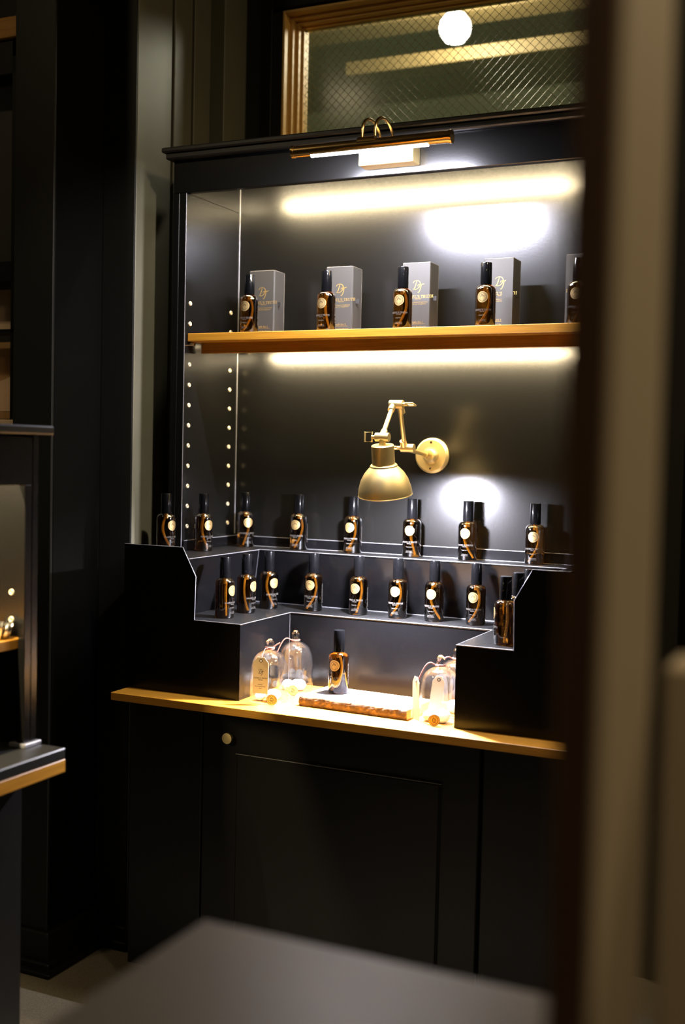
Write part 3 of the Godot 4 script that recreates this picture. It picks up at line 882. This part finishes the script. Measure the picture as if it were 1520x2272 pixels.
# ---------------------------------------------------------------- lamps
func picture_light() -> void:
	var o := thing("picture_light", "antique brass tube picture light with twin gooseneck hooks above the hutch", "lamp", Vector3.ZERO)
	var y := 1.9355; var z := 0.40; var r := 0.0128
	# tube shell, open along the underside where the diffuser sits
	var st := begin(1)
	var x0 := 0.367; var x1 := 0.731
	var n := 36
	for k in n:
		var a := TAU * k / n; var b := TAU * (k + 1) / n
		st.set_smooth_group(1)
		quad(st, Vector3(x0, y + r * sin(a), z + r * cos(a)), Vector3(x0, y + r * sin(b), z + r * cos(b)), Vector3(x1, y + r * sin(b), z + r * cos(b)), Vector3(x1, y + r * sin(a), z + r * cos(a)))
	part("tube", done(st), M.brass_polished, o)
	for x in [x0, x1]:
		part("end_cap", tube([Vector3(x - 0.003, y, z), Vector3(x + 0.003, y, z)], r + 0.0012, 28), M.brass_polished, o)
	glow("led_cool", COOL, 16.0)
	# the diffuser bulges a little from the lower front of the tube
	part("led_diffuser", tube([Vector3(0.411, y - 0.0098, z + 0.001), Vector3(0.682, y - 0.0098, z + 0.001)], 0.0062, 14), M.led_cool, o)
	area_light("picture_lamp_light", Vector3(0.5465, y - 0.0152, z - 0.002), Vector3(0, -0.85, -0.5), Vector2(0.271, 0.012), COOL, 2.4)
	# sleeve, hooks, wall box
	part("sleeve", tube([Vector3(0.523, y + 0.0045, z), Vector3(0.563, y + 0.0045, z)], r, 28), M.brass_polished, o)
	for x in [0.529, 0.559]:
		var path := []
		for k in 15:
			var a := PI * k / 14.0
			path.append(Vector3(x, 1.968 + 0.034 * sin(a), 0.347 + 0.049 * cos(a)))
		path.push_front(Vector3(x, y + r, z - 0.004))
		path.append(Vector3(x, 1.959, 0.297))
		part("hook", tube(path, 0.0036, 12), M.brass_polished, o)
	slab("wall_box", Vector3(0.478, 1.919, 0.2589), Vector3(0.608, 1.96, 0.302), M.brass, o, 0.0015)

func sconce() -> void:
	var o := thing("wall_lamp", "brass swing-arm wall lamp with a bell shade on the back panel", "lamp", Vector3.ZERO)
	var X := 0.559
	var ro := part("rosette", lathe([Vector2(0.0, 0.0), Vector2(0.0435, 0.0), Vector2(0.0435, 0.006), Vector2(0.041, 0.008), Vector2(0.041, 0.011), Vector2(0.038, 0.0135), Vector2(0.021, 0.0145), Vector2(0.019, 0.02), Vector2(0.013, 0.026), Vector2(0.0, 0.028)], 40, 30), M.brass, o, Vector3(X, 1.279, 0.0005), Vector3(PI / 2, 0, 0))
	for s in [-1.0, 1.0]:
		var sc := part("screw", lathe([Vector2(0.0, 0.0), Vector2(0.0035, 0.0), Vector2(0.003, 0.0012), Vector2(0.0, 0.0016)], 12), M.nickel, ro, Vector3(0, 0.0138, s * 0.032))
		part("slot", box(Vector3(0.005, 0.0004, 0.0008), 0.0), M.dark_hole, sc, Vector3(0, 0.0016, 0), Vector3(0, 0.6 * s, 0))
	part("stub", tube([Vector3(X, 1.279, 0.026), Vector3(X, 1.291, 0.16)], 0.0052, 14), M.brass, o)
	part("stub_nut", tube([Vector3(X, 1.2795, 0.027), Vector3(X, 1.282, 0.055)], 0.0085, 12), M.brass, o)
	var j1 := Vector3(X, 1.295, 0.167)
	var j2 := Vector3(X, 1.393, 0.241)
	var j3 := Vector3(X, 1.317, 0.318)
	var e := 0.0075
	part("lower_arm", tube([j1 + Vector3(-e, 0, 0), j2 + Vector3(e, 0, 0)], 0.0053, 14), M.brass, o)
	part("upper_arm", tube([j2 + Vector3(-e, 0, 0), j3 + Vector3(-e * 0.2, 0, 0)], 0.0053, 14), M.brass, o)
	var d1: Vector3 = (j2 - j1).normalized(); var d2: Vector3 = (j3 - j2).normalized()
	part("ferrule", tube([j1 + Vector3(-e, 0, 0) + d1 * 0.006, j1 + Vector3(-e, 0, 0) + d1 * 0.021], 0.0078, 14), M.brass, o)
	part("ferrule", tube([j2 + Vector3(e, 0, 0) - d1 * 0.024, j2 + Vector3(e, 0, 0) - d1 * 0.004], 0.0078, 14), M.brass, o)
	part("ferrule", tube([j2 + Vector3(-e, 0, 0) + d2 * 0.004, j2 + Vector3(-e, 0, 0) + d2 * 0.02], 0.0078, 14), M.brass, o)
	part("ferrule", tube([j3 + Vector3(-e * 0.2, 0, 0) - d2 * 0.02, j3 + Vector3(-e * 0.2, 0, 0) - d2 * 0.002], 0.0078, 14), M.brass, o)
	var keys := [[j1, -1.0, 0.25], [j2, 1.0, 0.2], [j3, -1.0, PI / 2]]
	for k in keys:
		var j: Vector3 = k[0]; var s: float = k[1]
		part("hinge", tube([j + Vector3(-0.016, 0, 0), j + Vector3(0.016, 0, 0)], 0.0098, 18), M.brass, o)
		var key := part("thumb_key", tube([j + Vector3(s * 0.016, 0, 0), j + Vector3(s * 0.026, 0, 0)], 0.0042, 12), M.brass, o)
		var loop := []
		for c in [Vector2(-1, -1), Vector2(1, -1), Vector2(1, 1), Vector2(-1, 1)]:
			loop.append(j + Vector3(s * (0.034 + c.x * 0.0085), c.y * 0.0105 * sin(k[2]), c.y * 0.0105 * cos(k[2])))
		part("key_loop", tube(loop, 0.0021, 8, true), M.brass, key)
	# shade, tipped a little towards the wall
	var tilt := 0.2
	var sh := Node3D.new()
	var top := Vector3(X, 1.3, 0.3165)
	var holder := part("shade_cup", lathe([Vector2(0.0, 0.0), Vector2(0.0235, 0.0), Vector2(0.0255, -0.002), Vector2(0.0255, -0.043), Vector2(0.0, -0.043)].map(func(v): return v) , 36), M.brass, o, top, Vector3(tilt, 0, 0))
	sh.free()
	holder.mesh = lathe([Vector2(0.0, -0.044), Vector2(0.0255, -0.044), Vector2(0.0255, -0.002), Vector2(0.0235, 0.0), Vector2(0.0, 0.0)], 36)
	part("cup_stem", lathe([Vector2(0.0075, -0.002), Vector2(0.0075, 0.013), Vector2(0.0, 0.014)], 18), M.brass, holder)
	var prof := [Vector2(0.0605, -0.113), Vector2(0.0605, -0.108), Vector2(0.0585, -0.095), Vector2(0.053, -0.078), Vector2(0.045, -0.064), Vector2(0.036, -0.054), Vector2(0.031, -0.049), Vector2(0.0305, -0.046), Vector2(0.0285, -0.044), Vector2(0.024, -0.043)]
	var shade := part("shade", lathe(prof, 48, 30), M.brass, o, top, Vector3(tilt, 0, 0))
	var inner := []
	for k in range(prof.size() - 1, -1, -1):
		inner.append(Vector2(maxf(prof[k].x - 0.0012, 0.0), prof[k].y - (0.0008 if k > 2 else 0.0)))
	part("lining", lathe(inner, 48, 30), M.lining_white, shade)
	part("rim", tube(torus_path(0.0602, -0.113, 48), 0.0011, 8, true), M.brass, shade)
	glow("bulb_glow", COOL, 30.0)
	var bulb := part("bulb", lathe([Vector2(0.0, -0.1125), Vector2(0.011, -0.1105), Vector2(0.0185, -0.1025), Vector2(0.021, -0.092), Vector2(0.0185, -0.081), Vector2(0.0135, -0.068), Vector2(0.012, -0.05), Vector2(0.0, -0.046)], 24, 60), M.bulb_glow, shade)
	var at: Vector3 = shade.transform * Vector3(0, -0.092, 0)
	omni("wall_lamp_light", at, COOL, 4.0, 0.02)
	# the bulb throws most of its light out of its lower end
	var l := SpotLight3D.new()
	l.name = "wall_lamp_beam"
	l.light_color = COOL
	l.light_energy = 9.0
	l.light_size = 0.02
	l.spot_angle = 44.0
	l.spot_angle_attenuation = 0.75
	l.spot_range = 12.0
	l.spot_attenuation = 2.0
	l.shadow_enabled = true
	add_child(l)
	l.look_at_from_position(at + Vector3(0, -0.024, -0.004), at + Vector3(0, -1.0, 0.06), Vector3.FORWARD)

# ---------------------------------------------------------------- bottles
func bottles() -> void:
	var grp := "amber perfume bottles"
	var R := 0.0226
	var first := thing("perfume_bottle", "", "bottle", Vector3.ZERO, grp)
	part("body", lathe([Vector2(0.0, 0.0008), Vector2(0.016, 0.0004), Vector2(0.0195, 0.0), Vector2(0.0217, 0.0012), Vector2(R, 0.0038), Vector2(R, 0.0795), Vector2(0.0221, 0.0835), Vector2(0.0204, 0.0875), Vector2(0.0174, 0.0906), Vector2(0.0135, 0.0925), Vector2(0.0105, 0.0932), Vector2(0.0, 0.0932)], 40, 40), M.amber_glass, first)
	part("cap", lathe([Vector2(0.0, 0.0934), Vector2(0.0124, 0.0934), Vector2(0.0126, 0.0945), Vector2(0.0124, 0.1405), Vector2(0.0118, 0.1418), Vector2(0.0, 0.142)], 32, 30), M.cap_black, first)
	var path := []
	for k in 17:
		var f := k / 16.0
		path.append(Vector3(0.010 * sin(f * PI * 0.95) * (1.0 - 0.3 * f) - 0.012 * f * f, 0.090 - 0.084 * f, 0.002))
	var dip := part("dip_tube", tube(path, 0.0021, 10), M.tube_plastic, first)
	part("pump", lathe([Vector2(0.0, 0.079), Vector2(0.0035, 0.079), Vector2(0.0042, 0.0928), Vector2(0.0, 0.0928)], 14), M.tube_plastic, dip)
	var seal := part("seal", disc(0.0122, 0.0001, R, 0.0005, 0.02), M.seal_gold, first, Vector3(0, 0.0645, 0))
	part("emblem", emblem(0.0122, 0.0007, R), M.seal_print, seal)
	part("lettering", lettering([["DANIEL'S TRUTH", 0.0036, 0.0, 0.0365, true], ["PERFUME", 0.0014, 0.0, 0.0325, true], ["Truth No.1", 0.0022, 0.0, 0.0245, true], ["Hair Perfume", 0.0016, 0.0, 0.0145, true], ["100ml / 3.4 fl.oz", 0.0014, 0.0, 0.0115, true]], R, 0.0002), M.print_grey, first)
	var st := begin()
	var rng := RandomNumberGenerator.new()
	rng.seed = 3
	for k in 15:
		var wd := 0.003 + 0.006 * rng.randf()
		add_box(st, Vector3(0.0, 0.066 - k * 0.0032, 0.0003), Vector3(wd, 0.0009, 0.0002), 0.0)
	part("small_print", bent(done(st), R, 1.75), M.print_grey, first)
	var z2 := 0.036; var z1 := 0.128
	# [x, base y, z, label turn, tube turn, label]
	var spots := [
		[0.150, SHELF, 0.205, 0.0, 0.4, "amber perfume bottle on the oak shelf, leftmost, before the first gift box"],
		[0.3585, SHELF, 0.205, -0.1, 2.6, "amber perfume bottle on the oak shelf before the second gift box from the left"],
		[0.5526, SHELF, 0.205, 0.0, 0.9, "amber perfume bottle on the oak shelf before the third gift box from the left"],
		[0.7511, SHELF, 0.205, 0.0, 0.2, "amber perfume bottle on the oak shelf before the fourth gift box from the left"],
		[0.9576, SHELF, 0.205, 0.0, 1.0, "amber perfume bottle on the oak shelf half hidden by the brown post"],
		[-0.0176, TIER2, 0.30, 1.33, 2.0, "amber perfume bottle on the upper riser step, leftmost, outside the hutch panel"],
		[0.0426, TIER2, 0.225, 1.22, 1.6, "amber perfume bottle on the upper riser step before the column of pin holes"],
		[0.0611, TIER2, 0.048, 0.84, 0.6, "amber perfume bottle on the upper riser step in the inner left corner"],
		[0.211, TIER2, z2, 0.06, 0.9, "amber perfume bottle on the upper riser step, left of the brass shade, fourth from left"],
		[0.364, TIER2, z2, 0.0, 0.0, "amber perfume bottle on the upper riser step just left of the brass shade"],
		[0.5228, TIER2, z2, 0.1, 2.4, "amber perfume bottle on the upper riser step at the right rim of the brass shade"],
		[0.6669, TIER2, z2, 0.02, 3.2, "amber perfume bottle on the upper riser step before the bright lamp glare with its shadow"],
		[0.8322, TIER2, z2, 0.1, 0.3, "amber perfume bottle on the upper riser step, rightmost"],
		[0.1846, TIER1, 0.355, 1.45, 0.8, "amber perfume bottle on the lower riser step, nearest at the front of the left wing"],
		[0.1825, TIER1, 0.25, 1.45, 3.4, "amber perfume bottle in the middle of the left wing of the lower riser step"],
		[0.1907, TIER1, 0.152, 1.15, 1.8, "amber perfume bottle at the back of the left wing of the lower riser step"],
		[0.3023, TIER1, z1, 0.02, 0.1, "amber perfume bottle on the lower riser step above the left glass domes"],
		[0.4247, TIER1, z1, -0.02, 1.5, "amber perfume bottle on the lower riser step under the left rim of the brass shade"],
		[0.5274, TIER1, z1, 0.06, 0.0, "amber perfume bottle on the lower riser step under the right rim of the brass shade"],
		[0.6201, TIER1, z1, -0.02, 3.3, "amber perfume bottle on the lower riser step, back row, second before the right wing"],
		[0.7228, TIER1, z1, 0.0, 0.2, "amber perfume bottle on the lower riser step, back row, last before the right wing"],
		[0.8673, TIER1, 0.37, -1.35, 3.0, "amber perfume bottle glowing orange beside the right front plate of the riser"],
		[0.8678, TIER1, 0.28, -1.35, 2.0, "amber perfume bottle on the right wing, second behind the orange glowing one"],
		[0.8657, TIER1, 0.19, -1.35, 1.0, "amber perfume bottle on the right wing, deepest, almost hidden by the chamfered plate"],
		[0.4713, TOP + 0.0232, 0.3328, 0.0, 0.2, "amber perfume bottle standing alone on the bark-edged wooden slab"]]
	for k in spots.size():
		var s: Array = spots[k]
		var at := Vector3(s[0], s[1] + 0.0003, s[2])
		var b: Node3D = first
		if k > 0:
			b = dup(first, at, s[3], s[5])
		else:
			first.position = at
			first.rotation.y = s[3]
			first.set_meta("label", s[5])
		b.get_node("dip_tube").rotation.y = s[4]

# ---------------------------------------------------------------- gift boxes
func gift_boxes() -> void:
	var labels := ["charcoal perfume gift box on the oak shelf, leftmost of the row", "charcoal perfume gift box on the oak shelf, second from the left", "charcoal perfume gift box on the oak shelf, third from the left", "charcoal perfume gift box on the oak shelf, fourth from the left, with its lid ajar", "charcoal perfume gift box on the oak shelf half hidden by the brown post"]
	var xs := [0.1417, 0.3557, 0.555, 0.7559, 0.945]
	var w := 0.0695; var h := 0.164; var d := 0.056
	var first := thing("gift_box", labels[0], "box", Vector3(xs[0], SHELF + 0.0003, 0.13 - d / 2.0), "charcoal gift boxes on the oak shelf")
	part("sleeve", box(Vector3(w, h, d - 0.004), 0.0012), M.box_paper, first, Vector3(0, h / 2.0, -0.002))
	part("lid", box(Vector3(w, h, 0.0035), 0.0008), M.box_paper, first, Vector3(0, h / 2.0, d / 2.0 - 0.0018))
	part("edge_line", tube([Vector3(-w / 2 + 0.001, h - 0.0004, d / 2 - 0.0006), Vector3(w / 2 - 0.001, h - 0.0004, d / 2 - 0.0006)], 0.0006, 6), M.box_edge, first)
	part("edge_line", tube([Vector3(w / 2 - 0.0005, 0.001, -d / 2 + 0.0006), Vector3(w / 2 - 0.0005, h - 0.0004, -d / 2 + 0.0006), Vector3(w / 2 - 0.0005, h - 0.0004, d / 2 - 0.001)], 0.0005, 6), M.box_edge, first)
	var f := d / 2.0
	part("monogram", monogram(0.021, Vector3(-0.0075, 0.101, f)), M.foil, first)
	part("lettering", lettering([["DANIEL'S TRUTH", 0.0066, 0.0055, 0.0845, true], ["PERFUME", 0.0022, 0.006, 0.0795, true], ["the essence of captivation", 0.0024, 0.009, 0.0715, true], ["for our own gracious", 0.0024, 0.009, 0.0675, true],
		["Truth No.1", 0.0046, 0.003, 0.025, true], ["Natural Perfume", 0.0042, 0.003, 0.014, true]], 0.0, f), M.foil, first)
	part("rule", box(Vector3(0.04, 0.0006, 0.0003), 0.0), M.foil, first, Vector3(0.004, 0.021, f))
	part("ribbon_tab", box(Vector3(0.009, 0.011, 0.0016), 0.0004), M.ribbon, first, Vector3(w / 2 + 0.0044, h * 0.5, 0.006), Vector3(0, 0.0, 0))
	for k in range(1, 5):
		var b := dup(first, Vector3(xs[k], SHELF + 0.0003, 0.13 - d / 2.0), 0.0, labels[k])
		if k == 3:
			b.get_node("lid").rotation.y = -0.02

# ---------------------------------------------------------------- things under the lamp
func cloche(at: Vector3, label: String) -> Node3D:
	var o := thing("glass_cloche", label, "glass dome", at, "glass bell domes on the worktop")
	var R := 0.0435
	var outer := [Vector2(R + 0.001, 0.0), Vector2(R, 0.004), Vector2(R - 0.0005, 0.05), Vector2(R - 0.0015, 0.072), Vector2(R * 0.9, 0.088), Vector2(R * 0.74, 0.102), Vector2(R * 0.5, 0.111), Vector2(R * 0.2, 0.1155), Vector2(0.0075, 0.117)]
	var prof := outer.duplicate()
	for k in range(outer.size() - 1, -1, -1):
		prof.append(Vector2(maxf(outer[k].x - 0.0018, 0.0), maxf(outer[k].y - 0.0018, 0.0)))
	part("dome", lathe(prof, 48, 50), M.clear_glass, o)
	part("knob", lathe([Vector2(0.0, 0.1155), Vector2(0.0075, 0.1165), Vector2(0.0068, 0.12), Vector2(0.0092, 0.125), Vector2(0.0098, 0.131), Vector2(0.008, 0.137), Vector2(0.004, 0.1405), Vector2(0.0, 0.1412)], 28, 50), M.solid_glass, o)
	return o

func stone(at: Vector3, r: float, seed_: int, label: String) -> void:
	var rng := RandomNumberGenerator.new()
	rng.seed = seed_
	var prof := []
	for k in 9:
		var a := PI * k / 8.0
		prof.append(Vector2(r * sin(a) * rng.randf_range(0.94, 1.06) if k > 0 and k < 8 else 0.0, r * 0.85 * (1.0 - cos(a))))
	var o := thing("plaster_stone", label, "stone", at, "white plaster stones under the glass domes")
	part("pebble", lathe(prof, 18, 60), M.plaster, o)

func tag_mesh(w: float, h: float) -> ArrayMesh:
	return prism(PackedVector2Array([Vector2(-w / 2, -h), Vector2(w / 2, -h), Vector2(w / 2, -0.012), Vector2(w * 0.22, 0.0), Vector2(-w * 0.22, 0.0), Vector2(-w / 2, -0.012)]), -0.0003, 0.0003)

func paper_tag(at: Vector3, rot: Vector3, w: float, h: float, m: Material, label: String) -> Node3D:
	var o := thing("paper_tag", label, "tag", at)
	o.rotation = rot
	part("card", tag_mesh(w, h), m, o)
	part("eyelet", tube([Vector3(0, -0.008, 0.0004), Vector3(0, -0.008, 0.0008)], 0.0038, 18), M.print_dark, o)
	part("eyelet_hole", tube([Vector3(0, -0.008, 0.0008), Vector3(0, -0.008, 0.001)], 0.002, 14), M.white_card, o)
	return o

func coin(at: Vector3, rot: Vector3, label: String) -> void:
	var o := thing("brass_medallion", label, "medallion", at, "round brass medallions by the glass domes")
	o.rotation = rot
	part("disc", disc(0.0112, -0.0012, 0.0, 0.0022), M.coin_gold, o)
	part("emblem", emblem(0.0112, 0.0012, 0.0), M.seal_print, o)
	part("rim", tube(torus_path(0.0112, 0.0, 32), 0.0011, 8, true), M.seal_print, o, Vector3.ZERO, Vector3(PI / 2, 0, 0))

func counter_display() -> void:
	var y := TOP + 0.0003
	var A := Vector3(0.327, y, 0.392); var B := Vector3(0.3195, y, 0.252)
	var C := Vector3(0.733, y, 0.383); var D := Vector3(0.7345, y, 0.284)
	var ca := cloche(A, "clear glass bell dome at front left with the kraft tag")
	var cb := cloche(B, "clear glass bell dome at back left behind the tagged dome")
	var cc := cloche(C, "clear glass bell dome at front right beside the wooden slab's end")
	var cd := cloche(D, "clear glass bell dome at back right, mostly hidden by the riser")
	# leather cords
	for c in [ca, cb, cc, cd]:
		part("cord_loop", tube(torus_path(0.0098, 0.1185), 0.0017, 8, true), M.cord, c)
	part("cord_loop", tube(torus_path(0.0102, 0.1215), 0.0016, 8, true), M.cord, ca)
	part("cord_end", tube([Vector3(0.009, 0.1225, 0.0), Vector3(0.016, 0.129, -0.004), Vector3(0.022, 0.1325, -0.008)], 0.0015, 8), M.cord, ca)
	var hang := func(end: Vector3, bulge: float) -> Array:
		var p := []
		for k in 13:
			var f := k / 12.0
			var rr := lerpf(0.0105, Vector2(end.x, end.z).length(), f)
			var dir := Vector2(end.x, end.z).normalized()
			p.append(Vector3(dir.x * rr, lerpf(0.1185, end.y, f) + bulge * sin(PI * f), dir.y * rr))
		return p
	part("cord_drop", tube(hang.call(Vector3(0.004, 0.099, 0.0465), 0.012), 0.0008, 6), M.cord, ca)
	part("cord_drop", tube(hang.call(Vector3(-0.03, 0.092, 0.034), 0.016), 0.0013, 6), M.cord, cb)
	part("cord_drop", tube(hang.call(Vector3(-0.0405, 0.087, 0.021), 0.018), 0.0016, 6), M.cord, cc)
	part("cord_drop", tube(hang.call(Vector3(-0.03, 0.1, 0.034), 0.012), 0.0014, 6), M.cord, cd)
	# tags
	var t := paper_tag(A + Vector3(0.004, 0.106, 0.0472), Vector3(-0.03, 0.12, 0.0), 0.0365, 0.081, M.kraft, "kraft paper swing tag hanging before the front left dome")
	part("monogram", monogram(0.0105, Vector3(-0.0055, -0.037, 0.0004)), M.print_dark, t)
	part("lettering", lettering([["DANIEL'S TRUTH", 0.0028, 0.0, -0.0465, true], ["PERFUME", 0.0013, 0.0, -0.0505, true], ["Truth No.1", 0.0014, 0.0, -0.061, true], ["Natural Hair Perfume", 0.0013, 0.0, -0.065, true], ["100ml", 0.0013, 0.0, -0.069, true]], 0.0, 0.0004), M.print_dark, t)
	paper_tag(C + Vector3(-0.0455, 0.0935, 0.0235), Vector3(0.0, -0.78, 0.03), 0.034, 0.0915, M.kraft, "kraft paper swing tag seen nearly edge-on beside the front right dome")
	paper_tag(C + Vector3(-0.004, 0.094, -0.006), Vector3(-0.06, 0.35, -0.12), 0.026, 0.074, M.white_card, "white paper tag brightly lit inside the front right dome")
	# stones
	var n := 1
	for spec in [[A, Vector3(-0.018, 0, 0.008), 0.0125, "chalk white plaster stone, left one under the front left dome"], [A, Vector3(0.012, 0, 0.006), 0.0165, "chalk white plaster stone, right one under the front left dome"], [A, Vector3(0.004, 0, -0.022), 0.013, "chalk white plaster stone, back one under the front left dome"],
			[B, Vector3(-0.012, 0, 0.012), 0.0145, "chalk white plaster stone, left one under the back left dome"], [B, Vector3(0.015, 0, 0.004), 0.0155, "chalk white plaster stone, right one under the back left dome"], [B, Vector3(-0.006, 0, -0.02), 0.012, "chalk white plaster stone, rear one under the back left dome"],
			[C, Vector3(0.012, 0, 0.014), 0.0175, "chalk white plaster stone, front one under the front right dome"], [C, Vector3(-0.018, 0, 0.012), 0.0135, "chalk white plaster stone, left one under the front right dome"],
			[D, Vector3(0.0, 0, 0.01), 0.0165, "chalk white plaster stone under the back right dome"]]:
		stone(spec[0] + spec[1], spec[2], 40 + n, spec[3])
		n += 1
	coin(A + Vector3(0.029, 0.0122, 0.0405), Vector3(-0.16, 0.3, 0.1), "round brass medallion leaning on the front left dome")
	coin(B + Vector3(0.028, 0.0122, 0.0625), Vector3(-0.16, 0.3, 0.3), "round brass medallion leaning on the back left dome")
	coin(C + Vector3(0.008, 0.0122, 0.0525), Vector3(-0.16, 0.35, 0.1), "round brass medallion leaning on the front right dome")
	# slab of wood with bark along its front
	var s := thing("wood_slab", "raw wooden slab with a bark front edge lying on the worktop", "wood slab", Vector3(0.545, y, 0.347))
	s.rotation.y = -0.06
	var L := 0.132; var W := 0.066; var H := 0.0222
	slab("plank", Vector3(-L, 0.0, -W), Vector3(L, H, W - 0.004), M.raw_wood, s, 0.001)
	var st := begin(1)
	var rng := RandomNumberGenerator.new()
	rng.seed = 9
	var nx := 40; var ny := 6
	var grid := []
	for i in nx + 1:
		var col := []
		for j in ny + 1:
			var f := j / float(ny)
			var bul := 0.0035 * sin(PI * clampf(f, 0.05, 0.95)) + rng.randf_range(-0.0008, 0.0011)
			col.append(Vector3(lerpf(-L, L, i / float(nx)), H * f * 0.985, W - 0.0045 + bul + (0.0012 if i < 5 else 0.0)))
		grid.append(col)
	for i in nx:
		for j in ny:
			quad(st, grid[i][j], grid[i + 1][j], grid[i + 1][j + 1], grid[i][j + 1])
		quad(st, grid[i][ny], grid[i + 1][ny], Vector3(grid[i + 1][ny].x, H * 0.985, W - 0.006), Vector3(grid[i][ny].x, H * 0.985, W - 0.006))
	part("bark", done(st), M.bark, s)
	var sh := thing("printed_sheet", "lavender grey printed sheet lying on the wooden slab", "sheet", Vector3(0.549, y + H + 0.0001, 0.3415))
	sh.rotation.y = -0.06
	part("paper", box(Vector3(0.236, 0.0006, 0.1), 0.0), M.sheet_grey, sh, Vector3(0, 0.0003, 0))
	st = begin()
	for k in 9:
		add_box(st, Vector3(0.03 + (0.012 if k == 0 else 0.0), 0.026 - k * 0.0065, 0.0), Vector3((0.05 if k == 0 else 0.13 - 0.02 * (k % 3)), 0.0016, 0.0002), 0.0)
	part("print", done(st), M.sheet_print, sh, Vector3(0, 0.0007, 0.004), Vector3(-PI / 2, 0, 0))
